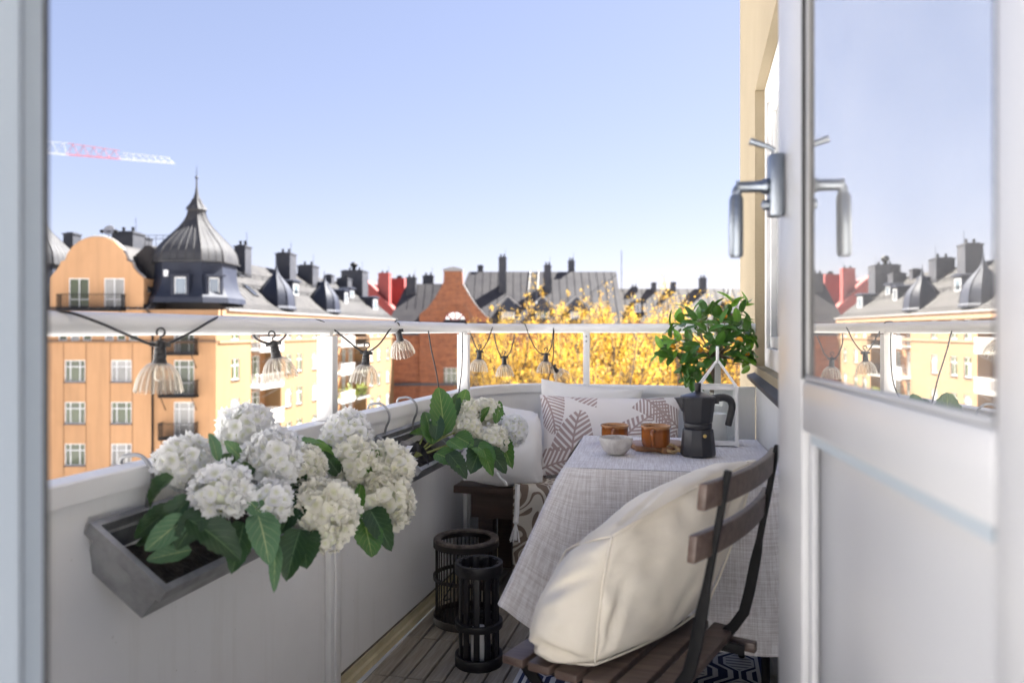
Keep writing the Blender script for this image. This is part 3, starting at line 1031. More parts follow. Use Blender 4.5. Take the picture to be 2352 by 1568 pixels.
# left tower, partly behind the door frame
onion_tower(corner, CITY @ T(a0(70, 57), 57, 0), 2.75, zat(605, 54.4), 1.02)
skylight(corner, CITY @ T(a0(70, 57), 57, 0) @ RZ(R(45)) @ T(.3, -2.12, zat(605, 54.4) + 1.45) @ RX(R(60)), .75, 1.2)
skylight(corner, CITY @ T(a0(200, 60), 58, 0) @ T(0, 0, 0), .1, .1) if False else None
M_SL = M_S @ T(0, .6, 3.25) @ RX(math.atan2(4.15, 5))
for s, t in ((11.0, 3.9), (9.6, 1.2), (4.0, 3.0)): skylight(corner, M_SL @ T(s, t, .02), .85, 1.5)
def onion_dormer(parent, s):
    M = M_S @ T(s, 1.15, 0)
    d = MB(m_roof_dark, smooth=25); d.M = M
    octlathe(d, [(1.50, 2.95), (1.56, 3.1), (1.42, 3.3), (1.40, 3.7), (1.34, 4.2), (1.2, 4.7), (.95, 5.15), (.62, 5.6), (.33, 6.0), (.14, 6.4), (.05, 6.9), (.015, 7.4)])
    o = part('onion_dormer', d, parent)
    sm = MB(m_roof_dark, smooth=0); sm.M = M
    octseams(sm, [(1.42, 3.3), (1.40, 3.7), (1.34, 4.2), (1.2, 4.7), (.95, 5.15), (.62, 5.6), (.33, 6.0)], (1, 1))
    part('roof_seam', sm, o, kind='stuff')
onion_dormer(corner, 12.6)
for s, y, w_, h_ in ((19.6, 2.3, 1.7, 1.5),):
    box_dormer(corner, M_S @ T(s, y, 3.25 + (y - .6) * .83 - .25), w_, h_, 3.0)
def ch(parent, px, wpx, vtop, b, d=1.5, z0=5.0):
    return box_chimney(parent, CITY @ T(a0(px, b), b, 0) @ RZ(HEAD - math.pi / 2), wpx / FPX * b, d, z0, zat(vtop, b))
ch(corner, 295, 52, 536, 60, 1.6); ch(corner, 333, 20, 547, 62, 1.0); ch(corner, 558, 26, 566, 66, 1.2)
ch(corner, 657, 34, 583, 75, 1.6); ch(corner, 708, 36, 611, 82, 1.8); ch(corner, 166, 24, 537, 62, 1.0)
g_ = MB(m_iron, smooth=0); g_.M = CITY @ T(0, 61, 0)
for px in (322, 341, 358, 374, 392): g_.box(a0(px, 61), 0, 6.8, a0(px, 61) + .03, .03, 8.95)
for v in (541, 549): g_.box(a0(322, 61), 0, zat(v, 61), a0(392, 61), .03, zat(v, 61) + .04)
part('roof_walkway_rail', g_, corner)
# rooftop floodlight and dish on a mast
an = MB(m_iron); an.M = CITY @ T(a0(251, 57), 57, 0)
an.tube([(0, 0, 5.8), (0, 0, zat(530, 57))], .04, 6)
an.box(-.55, -.04, zat(533, 57), .55, .04, zat(533, 57) + .07)
for sx in (-.55, .5): an.lathe([(.02, 0), (.16, .05), (.18, .22), (.05, .3)], 8, T(sx, 0, zat(536, 57)))
ao = part('antenna_mast', an, corner)
an = MB(m_cranewhite); an.M = CITY @ T(a0(251, 57), 57, zat(529, 57)) @ RX(R(70)); an.lathe([(.02, -.12), (.25, -.05), (.42, .06), (.40, .07), (.02, -.08)], 14)
part('dish', an, ao)

# ------------------------------------------------------------------ yellow terrace further along the street
terr = thing('terrace_building', 'sunlit yellow apartment house with recessed planted balconies beside the brick building', 'building', M_S @ T(22, 0, GZ))
segs2 = [(22.004, 24, 0, m_yellowwall, []), (24, 35, REC, m_recess, [(25.6, 'w'), (28, 'd'), (31, 'w'), (33.4, 'd')]), (35, 46.6, 0, m_yellowwall, [(37, 'w'), (40, 'w'), (44, 'w')])]
street_wall(terr, segs2, ROWZ)
for z in ROWZ:
    for s in (27, 32.4): far_balcony(terr, M_S @ T(s, REC, z - .9), 4.4, REC + .5, 1.0, m_whiteframe if s < 30 else m_iron, m_concrete)
street_trim(terr, 22.01, 46.6)
w = MB(m_recess, smooth=0); w.M = M_S; w.box(46.604, .3, GZ, 46.9, 11, 2.62); part('wall', w, terr)
d = MB(m_yellowwall); d.M = M_S; d.tube([(46.0, -.12, 2.2), (46.0, -.12, GZ)], .09, 6); part('drainpipe', d, terr)
street_roof(terr, 22.006, 46.9)
onion_dormer(terr, 24.3)
for s, y, w_, h_ in ((30.0, 3.3, 1.7, 1.2), (33.5, 2.0, 1.5, 1.6), (38.5, 3.0, 1.8, 1.3), (43.0, 1.4, 2.4, 1.7)):
    box_dormer(terr, M_S @ T(s, y, 3.25 + (y - .6) * .83 - .25), w_, h_, 3.0)
cc = ch(terr, 815, 50, 623, 97, 2.4); ch(terr, 791, 26, 640, 93, 1.6); ch(terr, 757, 16, 632, 90, 1.0, 6.4)
cw = MB(m_iron); cw.M = CITY @ T(a0(813, 97), 97, zat(623, 97)); cw.lathe([(.25, 0), (.25, .5), (.45, .6), (.5, .9), (.3, 1.15), (.02, 1.2)], 10); part('vent_cowl', cw, cc)
rng = random.Random(3)
for pi, (s, z) in enumerate(((27, ROWZ[2]), (32, ROWZ[2]), (26, ROWZ[3]))):
    for k in range(2):
        x = s - 1 + k * 1.9; side = ('left', 'right')[k]
        pl = thing('balcony_plant', '%s leafy plant on the %s terrace balcony, %s row, green with yellow tips' % (side, ('nearer', 'farther', 'nearer')[pi], ('upper', 'upper', 'lower')[pi]), 'plant', M_S @ T(x, -.2, z - .88), 'plants on the terrace balconies')
        f = MB(m_gleaf, smooth=0)
        for q in range(90):
            c = V((rng.gauss(0, .35), rng.gauss(0, .2), .3 + abs(rng.gauss(0, .6))))
            f.add([c + V((rng.uniform(-.16, .16), rng.uniform(-.16, .16), rng.uniform(-.16, .16))) for _ in range(3)], [(0, 1, 2)])
        part('foliage', f, pl, M=M_S @ T(x, -.2, z - .88))
        f = MB(m_stem); f.lathe([(.16, 0), (.2, .3)], 8); part('pot', f, pl, M=M_S @ T(x, -.2, z - .88))

# ------------------------------------------------------------------ wings added left of and behind the view to bounce sunlight in
wing = thing('bounce_wing', 'pale grey wing added outside the view to bounce sunlight into the balcony', 'building', CITY @ T(-27, 0, GZ))
M_W = CITY @ T(-27, -34, 0) @ RZ(R(90))            # local x runs ahead, the wall faces right
hs = []
for k in range(12):
    for z in [ROWZ[0] + 2.99] + ROWZ: hs.append((3 + k * 5 - .73, z, 3 + k * 5 + .73, z + 1.56))
w = MB(m_bounce_wall, smooth=0); w.M = M_W; wall(w, 0, 62, GZ, 8.6, hs); part('wall', w, wing)
for h_ in hs: put_window(wing, M_W @ T((h_[0] + h_[2]) / 2, .06, h_[1]), win3)
r = MB(m_roof, smooth=0); r.M = M_W @ Matrix(((0, 1, 0, 0), (1, 0, 0, 0), (0, 0, 1, 0), (0, 0, 0, 1)))
r.prism([(-.4, 8.6), (6, 12.5), (12, 8.6)], 62); part('roof', r, wing)
w = MB(m_bounce_wall, smooth=0); w.M = CITY @ T(22, -34, 0) @ RZ(math.pi); wall(w, 0, 49, GZ, 8.6, [(3 + k * 5 - .73, z, 3 + k * 5 + .73, z + 1.56) for k in range(9) for z in [ROWZ[0] + 2.99] + ROWZ[:3]]); part('wall', w, wing)  # second added wall, behind the camera, reflecting sunlight forward
for k in range(9):
    for z in [ROWZ[0] + 2.99] + ROWZ[:3]: put_window(wing, CITY @ T(22, -34, 0) @ RZ(math.pi) @ T(3 + k * 5, .06, z), win3)
# ------------------------------------------------------------------ red house behind the terrace
B = 128.0
red = thing('red_roofed_house', 'house with bright red metal roof and red chimney seen over the yellow terrace', 'building', CITY @ T(a0(885, B), B, GZ))
w = MB(m_recess, smooth=0); w.M = CITY; w.box(a0(830, B), B, GZ, a0(938, B), B + 10, zat(730, B)); part('wall', w, red)
r = MB(m_redroof, smooth=0); r.M = CITY @ T(0, B - .5, 0)
r.prism([(a0(822, B), zat(655, B)), (a0(826, B), zat(640, B)), (a0(838, B), zat(641, B)), (a0(916, B), zat(722, B)), (a0(912, B), zat(738, B)), (a0(822, B), zat(738, B))][::-1], 11)
part('roof', r, red)
r = MB(m_redroof, smooth=0); r.M = CITY @ T(0, B + 6, 0)
r.prism([(a0(862, B + 6), zat(760, B + 6)), (a0(868, B + 6), zat(640, B + 6)), (a0(928, B + 6), zat(638, B + 6)), (a0(934, B + 6), zat(760, B + 6))][::-1], 8)
part('roof', r, red)
c = ch(red, 884, 25, 628, B + 1, 1.6, 3.0); c.data.materials[0] = m_redroof
ch(red, 918, 10, 634, B + 8, .8, 6.0)

# ------------------------------------------------------------------ brick building with gable
BB = 105.0
M_B = CITY @ T(0, BB, 0)
def z3(zx, zy): return ((1200 + zx / 1.96) * .7259, (750 + zy / 1.96) * .7259)
def bz(zx, zy, b=BB):
    u, v = z3(zx, zy); return (a0(u, b), zat(v, b))
brick = thing('brick_building', 'red brick house with stepped gable and arched window under a black metal roof', 'building', CITY @ T(a0(1000, BB), BB, GZ))
gx = [bz(*q) for q in [(250, 530), (250, 480), (300, 440), (345, 380), (385, 310), (400, 280), (402, 212), (515, 212), (520, 290), (560, 360), (600, 420), (660, 485), (685, 500), (685, 530)]]
xl, xr, ze = bz(80, 530)[0], bz(1475, 530)[0], bz(250, 530)[1]
gc = bz(470, 530)
rw = 71 / 1.96 * .7259 / FPX * BB
w = MB(m_brick, smooth=0); w.M = M_B; w.Mi = M_B.inverted()
hs = []
for k in range(11):
    x = bz(480 + (k - 1) * 132, 0)[0]
    for z in (-6.6, -10.6): hs.append((x - 1.5, z, x + 1.5, z + 2.5))
wall(w, xl, xr, GZ, ze, hs, .3)
arch = [(gc[0] + rw * math.cos(R(t)), ze + rw * math.sin(R(t))) for t in range(0, 181, 15)]
n = len(gx)
# gable face round the arch: fan between outline and arch
outl = [(gx[-1][0], ze)] + list(reversed(gx[1:-1])) + [(gx[0][0], ze)]
def onout(t):
    L = [0]
    for p, q in zip(outl[:-1], outl[1:]): L.append(L[-1] + math.dist(p, q))
    d = t * L[-1]
    for i in range(len(outl) - 1):
        if d <= L[i + 1] + 1e-9:
            f = (d - L[i]) / max(L[i + 1] - L[i], 1e-9)
            return (outl[i][0] + (outl[i + 1][0] - outl[i][0]) * f, outl[i][1] + (outl[i + 1][1] - outl[i][1]) * f)
Nn = 72
oo = [onout(k / Nn) for k in range(Nn + 1)]
aa = [(gc[0] + rw * math.cos(math.pi * k / Nn), ze + rw * math.sin(math.pi * k / Nn)) for k in range(Nn + 1)]
for k in range(Nn):
    w.add([(oo[k][0], -.25, oo[k][1]), (oo[k + 1][0], -.25, oo[k + 1][1]), (aa[k + 1][0], -.25, aa[k + 1][1]), (aa[k][0], -.25, aa[k][1])], [(0, 1, 2, 3)])
    w.add([(aa[k][0], -.25, aa[k][1]), (aa[k + 1][0], -.25, aa[k + 1][1]), (aa[k + 1][0], .2, aa[k + 1][1]), (aa[k][0], .2, aa[k][1])], [(0, 1, 2, 3)])
    w.add([(oo[k][0], -.25, oo[k][1]), (oo[k + 1][0], -.25, oo[k + 1][1]), (oo[k + 1][0], .9, oo[k + 1][1]), (oo[k][0], .9, oo[k][1])], [(0, 3, 2, 1)])
w.box(gx[0][0], -.25, GZ, gc[0] - 1.6, -.002, ze); w.box(gc[0] + 1.6, -.25, GZ, gx[-1][0], -.002, ze)
w.box(gc[0] - 1.6, -.25, -4.1, gc[0] + 1.6, -.002, ze)
uvbox(w)
part('brick_wall', w, brick)
ab = MB(m_brick, smooth=0); ab.M = M_B; ab.Mi = M_B.inverted()
for k in range(24):
    t0, t1 = math.pi * k / 24 + .012, math.pi * (k + 1) / 24 - .012
    q = [(gc[0] + rr * math.cos(t), -.33, ze + rr * math.sin(t)) for rr, t in ((rw + .02, t0), (rw + .75, t0), (rw + .75, t1), (rw + .02, t1))]
    ab.add(q + [(x, -.2, z) for x, y, z in q], [(3, 2, 1, 0), (0, 1, 5, 4), (1, 2, 6, 5), (2, 3, 7, 6), (3, 0, 4, 7)])
uvbox(ab)
part('arch_surround', ab, brick)
f = MB(m_redroof, smooth=0); f.M = M_B
for t in (45, 90, 135):
    f.box(-.09, -.05, 0, .09, .05, rw, M=T(gc[0], .05, ze) @ RY(R(90 - t)))
f.tube([(gc[0] + (rw - .06) * math.cos(math.pi * k / 20), .05, ze + (rw - .06) * math.sin(math.pi * k / 20)) for k in range(21)], .1, 5)
ar = part('arched_window', f, brick)
f = MB(m_fglass_sky, smooth=0); f.M = M_B
f.add([(gc[0], .12, ze)] + [(gc[0] + rw * math.cos(math.pi * k / 20), .12, ze + rw * math.sin(math.pi * k / 20)) for k in range(21)], [(0, k + 1, k + 2)for k in range(20)])
part('pane', f, ar)
wb = win_meshes(3.0, 2.5, (.25, .5, .75), (.68,))
for h in hs: put_window(brick, M_B @ T((h[0] + h[2]) / 2, .15, h[1]), wb)
f = MB(m_sill, smooth=0); f.M = M_B
f.box(xl, -.42, zat(885, BB), xr, -.26, zat(879, BB))
f.box(xl - .2, -.45, zat(770, BB), gx[0][0] - .05, -.26, zat(762, BB))
part('string_course', f, brick)
# cap and sloping flashings of the gable
f = MB(m_flash, smooth=30); f.M = M_B
q0, q1 = gx[6], gx[7]
f.prism([(q0[0] - .15, q0[1]), (q1[0] + .15, q1[1]), (q1[0] + .1, q1[1] + .3), ((q0[0] + q1[0]) / 2, q1[1] + .65), (q0[0] - .1, q1[1] + .3)], 1.3, T(0, -.35, 0))
part('gable_cap', f, brick)
f = MB(m_flash, smooth=0); f.M = M_B
for i in list(range(8, 12)):
    p, q = gx[i], gx[i + 1]
    f.add([(p[0], -.32, p[1] + .05), (q[0], -.32, q[1] + .05), (q[0], 1.6, q[1] + .05), (p[0], 1.6, p[1] + .05), (p[0], -.32, p[1] - .1), (q[0], -.32, q[1] - .1)], [(0, 1, 2, 3), (0, 4, 5, 1)])
part('gable_flashing', f, brick)
# main roof, hip at the left
EV = ze - .2
rx0, rx1 = bz(556, 225, 113)[0], bz(1470, 205, 113)[0]
zr = zat(z3(800, 215)[1], 113)
r = MB(m_roof_slate, smooth=0); r.M = M_B
r.add([(xl + 8, -.5, EV), (xr + .8, -.5, EV), (rx1, 8, zr), (rx0, 8, zr), (xr + .8, 17, EV), (xl + 8, 17, EV)], [(0, 1, 2, 3), (4, 5, 3, 2), (1, 4, 2), (5, 0, 3)])
# the lower roof left of the gable
zl = zat(z3(250, 290)[1], 110)
l0, l1 = bz(172, 300, 110)[0], bz(420, 290, 110)[0]
r.add([(xl - .6, -.5, EV), (gx[4][0] + 3, -.5, EV), (l1 + 3, 5, zl), (l0, 5, zl), (l1 + 3, 10.5, EV), (xl - .6, 10.5, EV)], [(0, 1, 2, 3), (3, 2, 4, 5), (0, 3, 5)])
# gable's own roof
pz = gx[5][1] - .3
r.add([(gx[1][0] - .2, .9, gx[1][1] - .4), (gx[12][0] + .2, .9, gx[12][1] - .4), ((gx[5][0] + gx[8][0]) / 2, .9, pz + .6), ((gx[5][0] + gx[8][0]) / 2, 8, pz + .6), (gx[1][0] - .2, 8, gx[1][1] - .4), (gx[12][0] + .2, 8, gx[12][1] - .4)],
      [(0, 2, 3, 4), (1, 5, 3, 2)])
ro = part('roof', r, brick)
sm = MB(m_roof_slate, smooth=0)
seams(sm, M_B, rx0 + .5, rx1, [(-.5, EV), (8, zr)], 1.15)
seams(sm, M_B, l0, l1, [(-.5 + 2.0, EV + 2.0 * (zl - EV) / 5.5), (5, zl)], 1.15)
part('roof_seam', sm, ro, kind='stuff')
def chb(zx, w, ztop, zbase, b):
    u, v = z3(zx, ztop)
    zb = zat(z3(zx, zbase)[1], b)
    box_chimney(brick, CITY @ T(a0(u, b), b, 0), w / 1.96 * .7259 / FPX * b, 1.2, zb - 1.5, zat(v, b))
for q in ((765, 48, 127, 290, 110), (1044, 42, 176, 300, 110), (1191, 38, 148, 230, 114), (628, 34, 178, 240, 114), (200, 60, 252, 330, 109), (305, 66, 240, 310, 112)): chb(*q)
f = MB(m_flash, smooth=0); f.M = M_B
def onroof(x, t): return V((x, -.5 + 8.5 * t, EV + (zr - EV) * t + .12))
la, lb = bz(875, 400)[0] + .7, bz(875, 400)[0] + 2.0
for x in (la, lb):
    f.tube([onroof(x + .9 * .3, .28), onroof(x + .9, 1.0)], .07, 4)
for k in range(16):
    t = .3 + k * .045
    dx = .27 + (t - .28) / .72 * .63
    f.tube([onroof(la + dx, t), onroof(lb + dx, t)], .045, 4)
part('roof_ladder', f, brick)
for zx in (800, 1012, 1225):
    u, v = z3(zx, 520)
    M = M_B @ T(a0(u, BB + .3), .3, zat(v, BB))
    s = MB(m_roof_dark, smooth=0); s.M = M
    wq, hq = 1.45, 2.5
    s.box(-wq + .3, 0, -1, wq - .3, 6, hq - .9)
    s.prism([(-wq - .4, hq - 1.2), (wq + .4, hq - 1.2), (0, hq + .9)], 7, T(0, -.4, 0))
    o = part('dormer', s, brick)
    f = MB(m_flash, smooth=0); f.M = M
    f.box(0, -.46, 0, 2.3, -.2, .16, M=T(0, 0, hq + .95) @ RY(R(40)))
    f.box(-2.3, -.46, 0, 0, -.2, .16, M=T(0, 0, hq + .95) @ RY(R(-40)))
    part('verge', f, o)
    put_window(brick, M @ T(0, -.06, -.6), win_meshes(1.8, 2.1, (.5,), (.6,), sill=False))
f = MB(m_iron, smooth=0); f.M = CITY @ T(0, 113, 0)
f.tube([(rx1 + .8, 0, zr - 3), (rx1 + .8, 0, zr + 3.2)], .05, 5)
part('lightning_rod', f, brick)

# ------------------------------------------------------------------ long brown-roofed house at the right
B = 122.0
far = thing('long_roofed_house', 'long low house with weathered brown metal roof seen behind the yellow trees', 'building', CITY @ T(a0(1560, B), B, GZ))
x0, x1 = a0(1415, B), a0(2000, B)
w = MB(m_brick, smooth=0); w.M = CITY @ T(0, B, 0); w.Mi = w.M.inverted(); w.box(x0, 0, GZ, x1, 14, zat(775, B)); uvbox(w); part('brick_wall', w, far)
ev, zr2 = zat(778, B), zat(663, B + 8)
r = MB(m_roof_brown, smooth=0); r.M = CITY @ T(0, B, 0)
r.add([(x0, -.5, ev), (x1, -.5, ev), (x1, 8, zr2), (x0, 8, zr2), (x1, 16, ev), (x0, 16, ev)], [(0, 1, 2, 3), (4, 5, 3, 2), (1, 4, 2), (5, 0, 3)])
ro = part('roof', r, far)
sm = MB(m_roof_brown, smooth=0); seams(sm, CITY @ T(0, B, 0), x0, x1, [(-.5, ev), (8, zr2)], 1.6); part('roof_seam', sm, ro, kind='stuff')
for zx, w_, zt in ((1702, 26, 284), (1822, 28, 282), (2005, 40, 254), (1580, 40, 312)):
    u, v = z3(zx, zt)
    box_chimney(far, CITY @ T(a0(u, B + 8), B + 8, 0), w_ / 1.96 * .7259 / FPX * (B + 8), 1.2, zr2 - 3, zat(v, B + 8))
for px, w_ in ((1465, 20), (1480, 6), (1680, 24)):
    M = CITY @ T(a0(px, B + 3), B + 3, zat(720, B + 3))
    box_dormer(far, M, w_ / FPX * B, 1.9, 4, .5)
f = MB(m_flash, smooth=0); f.M = CITY @ T(0, B, 0)
for px in (1664, 1674):
    f.tube([(a0(px, B), 2.2, ev + 2.7 * (zr2 - ev) / 8.5 + .1), (a0(px + 3, B + 8), 8, zr2 + .15)], .07, 4)
for k in range(9):
    t = k / 9
    y = 2.2 + 5.8 * t; z = ev + (y + .5) * (zr2 - ev) / 8.5 + .12
    f.tube([(a0(1664 + 3 * t, B + y), y, z), (a0(1674 + 3 * t, B + y), y, z)], .045, 4)
part('roof_ladder', f, far)

# ------------------------------------------------------------------ yellow trees in the yard
def yellow_tree(a, b, top, rad, seed, label, nleaf=5200, dense=1.0):
    rg = random.Random(seed)
    base = CITY @ T(a, b, GZ)
    t = thing('yellow_tree', label, 'tree', base, 'yellow trees below the balcony')
    h = top - GZ
    tr = MB(m_treebark)
    tr.tube([(0, 0, -.2), (.1, 0, h * .3), (.0, .1, h * .55), (.1, 0, h * .8)], [.32, .25, .16, .05], 8)
    part('trunk', tr, t, base)
    br = MB(m_treebark, smooth=0)
    lf = MB(m_yleaf, smooth=0)
    tips = []
    for k in range(64):
        z0 = h * rg.uniform(.35, .82)
        ang = rg.uniform(0, 6.283)
        ext = rad * rg.uniform(.35, 1.0) * (1.15 - .55 * (z0 / h))
        ztop = min(h * rg.uniform(.8, 1.0), z0 + h * rg.uniform(.12, .38))
        p0 = V((0, 0, z0)); p3 = V((math.cos(ang) * ext, math.sin(ang) * ext, ztop))
        p1 = p0.lerp(p3, .4) + V((math.cos(ang) * ext * .22, math.sin(ang) * ext * .22, -.3))
        pts = catmull([p0, p1, p3], 4)
        br.tube(pts, [.07 * (1 - .8 * i / (len(pts) - 1)) for i in range(len(pts))], 4, caps=False)
        for j in range(7):
            q = pts[2 + int(rg.random() * (len(pts) - 3))]
            up = q + V((rg.gauss(0, .5), rg.gauss(0, .5), rg.uniform(.5, 2.0)))
            br.tube([q, q.lerp(up, .5) + V((rg.gauss(0, .08), rg.gauss(0, .08), 0)), up], [.025, .02, .008], 3, caps=False)
            tips.append((q, up))
    clumps = []
    for q, up in tips:
        for _ in range(rg.randint(2, 5)): clumps.append((q.lerp(up, rg.random()) + V((rg.gauss(0, .07), rg.gauss(0, .07), 0)), rg.uniform(.05, .22)))
    for k in range(int(nleaf * 4.2)):
        q, sp_ = clumps[rg.randrange(len(clumps))]
        c = q + V((rg.gauss(0, sp_), rg.gauss(0, sp_), rg.gauss(0, sp_)))
        s = rg.uniform(.02, .056)
        n = V((rg.gauss(0, 1), rg.gauss(0, 1), rg.gauss(0, .8))).normalized()
        x = n.orthogonal().normalized(); y = n.cross(x)
        lf.add([c + x * s, c + y * s * .7, c - x * s, c - y * s * .7 + n * s * .3], [(0, 1, 2, 3)])
    part('branches', br, t, base)
    part('crown', lf, t, base, kind='stuff')
for i, (px, b, vtop, rad, lab, nl) in enumerate([
        (1190, 40, 690, 3.4, 'yellow-leaved tree in front of the brick gable, left end of the row', 6500),
        (1330, 37, 664, 3.4, 'yellow-leaved tree rising in front of the ladder and dormers of the brick house', 7000),
        (1455, 39, 660, 3.6, 'tall yellow-leaved tree below the thin railing post, at the end of the brick house', 7500),
        (1560, 34, 676, 3.2, 'yellow-leaved tree in front of the long brown roof', 6500),
        (1650, 38, 690, 3.4, 'yellow-leaved tree behind the potted orange tree', 6000),
        (1120, 46, 730, 2.4, 'small yellow-leaved tree at the foot of the brick gable', 3500),
        (1400, 30, 735, 3.4, 'nearest low bushy yellow tree below the far parapet', 6500),
        (1260, 33, 745, 3.0, 'low bushy yellow tree behind the hanging lamps', 6000),
        (1540, 46, 705, 4.0, 'yellow-leaved tree standing behind the others by the long house', 6500)]):
    yellow_tree(a0(px, b), b, zat(vtop, b), rad, 11 + i, lab, nl)

# ------------------------------------------------------------------ crane
Bc = 230.0
crane = thing('tower_crane', 'tower crane with red and white lattice jib far away above the rooftops', 'crane', CITY @ T(a0(-140, Bc), Bc, GZ))
def cpt(u, v):
    f = (u - 112) / 285.0
    b = Bc * (1 + .06 * f)
    return V((a0(u, b), b, zat(v, b)))
def truss(mat, bot, top, n):
    m = MB(mat, smooth=0); m.M = CITY
    (u0, v0), (u1, v1) = bot; (s0, t0), (s1, t1) = top
    B = [cpt(u0 + (u1 - u0) * k / n, v0 + (v1 - v0) * k / n) for k in range(n + 1)]
    Tt = [cpt(s0 + (s1 - s0) * k / n, t0 + (t1 - t0) * k / n) + V((0, .8, 0)) for k in range(n + 1)]
    for d in (0, 1.6): m.tube([B[0] + V((0, d, 0)), B[-1] + V((0, d, 0))], .10, 5)
    m.tube([Tt[0], Tt[-1]], .09, 5)
    for k in range(n):
        tm = (Tt[k] + Tt[k + 1]) / 2
        for d in (0, 1.6):
            m.tube([B[k] + V((0, d, 0)), tm], .05, 4); m.tube([tm, B[k + 1] + V((0, d, 0))], .05, 4)
    return m
part('jib_section', truss(m_cranewhite, ((-140, 331), (152, 354)), ((-140, 303), (152, 328)), 12), crane, label='white inner part of the jib')
part('jib_section', truss(m_cranered, ((152, 354), (272, 364)), ((152, 328), (272, 345)), 5), crane, label='red middle part of the jib')
part('jib_section', truss(m_cranewhite, ((272, 364), (397, 374)), ((278, 350), (388, 361)), 7), crane, label='white outer part of the jib')
m = MB(m_cranered, smooth=0); m.M = CITY
am = a0(-140, Bc); zj = zat(300, Bc)
for dx in (-1, 1):
    for dy in (-1, 1): m.tube([(am + dx, Bc + dy, GZ), (am + dx, Bc + dy, zj)], .16, 4)
z = GZ
while z < zj - 2:
    for dy in (-1, 1): m.tube([(am - 1, Bc + dy, z), (am + 1, Bc + dy, z + 2)], .08, 4)
    for dx in (-1, 1): m.tube([(am + dx, Bc - 1, z), (am + dx, Bc + 1, z + 2)], .08, 4)
    z += 2
part('mast', m, crane)
# ================================================================== OWN BUILDING: facade wall, doorway wall, room
WX = 0.27                                            # facade plane
MF = basis(V((WX, 0, 0)), V((0, -1, 0)), V((1, 0, 0)), V((0, 0, 1)))   # local x = -Y, -y faces the balcony
own = thing('balcony_house', 'beige plastered house wall with tall window rising on the right of the balcony', 'building', T(WX, 5.0, GZ))
w = MB(m_plaster, smooth=0); w.M = MF
wy0, wy1, wz0, wz1 = 1.75, 3.79, .93, 2.27
wall(w, -5.12, -.52, GZ, 3.75, [(-wy1, wz0, -wy0, wz1)], .11)
part('facade_wall', w, own)
w = MB(m_plaster_grey, smooth=0); w.M = MF
w.box(-3.655, -.005, GZ, -.53, -.001, wz0 - .075)
part('lower_plaster', w, own, label='pale grey plaster below the window')
w = MB(m_plaster, smooth=0)
w.box(WX + .55, .52, GZ, 9, 5.12, 3.75)
w.box(WX + .002, 5.0, GZ, WX + .55, 5.118, 3.75)
w.box(WX + .002, .5, 3.6, WX + .55, 5.0, 3.748)
part('house_body', w, own)
w = MB(m_plaster, smooth=0)
w.box(-1.3, .36, GZ, -.56, .516, 2.42); w.box(WX + .02, .36, GZ, WX + .549, .516, 2.42); w.box(-.56, .36, 2.26, WX + .02, .516, 2.42); w.box(-.56, .36, GZ, WX + .02, .516, .04)
part('doorway_wall', w, own)
# window of the facade
f = MB(m_whiteframe, smooth=0, bevel=.004); f.M = MF
def wf(x0, z0, x1, z1, y0, y1): f.box(x0, y0, z0, x1, y1, z1)
wf(-wy1, wz0, -wy1 + .09, wz1, .045, .14); wf(-wy0 - .09, wz0, -wy0, wz1, .045, .14)
wf(-wy1 + .09, wz1 - .09, -wy0 - .09, wz1, .045, .14); wf(-wy1 + .09, wz0, -wy0 - .09, wz0 + .09, .045, .14)
for c in (-3.08, -2.42): wf(c - .06, wz0 + .09, c + .06, wz1 - .09, .05, .135)
wo = part('window', f, own)
for (a, b) in ((-wy1 + .09, -3.14), (-3.02, -2.48), (-2.36, -wy0 - .09)):
    s = MB(m_whiteframe, smooth=0, bevel=.003); s.M = MF
    s.box(a + .004, .062, wz0 + .094, a + .054, .12, wz1 - .094).box(b - .054, .062, wz0 + .094, b - .004, .12, wz1 - .094)
    s.box(a + .054, .062, wz0 + .094, b - .054, .12, wz0 + .144).box(a + .054, .062, wz1 - .144, b - .054, .12, wz1 - .094)
    part('sash', s, wo)
    p = MB(m_blind, smooth=0); p.M = MF; p.box(a + .056, .085, wz0 + .146, b - .056, .095, wz1 - .146); part('pane', p, wo)
s = MB(m_chimney, smooth=0, bevel=.003); s.M = MF
s.prism([(0, 0), (-.135, -.04), (-.137, -.058), (0, -.02)], wy1 - wy0 + .08, basis(V((-wy1 - .04, .10, wz0 - .004)), V((0, 1, 0)), V((1, 0, 0)), V((0, 0, 1))))
part('window_sill', s, own)
# door frame
df = thing('door_frame', 'blurred white door frame post with rubber seal at the left edge of the view', 'door frame', T(-.54, .48, .05))
f = MB(m_jamb_shaded, smooth=0, bevel=.004)
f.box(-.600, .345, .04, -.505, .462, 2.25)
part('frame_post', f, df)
f = MB(m_jamb_shaded, smooth=0, bevel=.004)
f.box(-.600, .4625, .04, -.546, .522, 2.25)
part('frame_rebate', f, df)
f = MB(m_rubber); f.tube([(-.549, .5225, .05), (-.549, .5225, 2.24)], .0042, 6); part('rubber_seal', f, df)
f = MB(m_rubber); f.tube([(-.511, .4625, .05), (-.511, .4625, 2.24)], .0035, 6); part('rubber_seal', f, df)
f = MB(m_jamb_shaded, smooth=0); f.box(-.60, .345, 2.2505, WX + .05, .522, 2.30); f.box(.262, .345, .04, WX + .05, .522, 2.25); part('frame_head', f, df)
f = MB(m_deck, smooth=0); f.box(-.545, .30, .0405, .262, .56, .10); part('threshold', f, df)

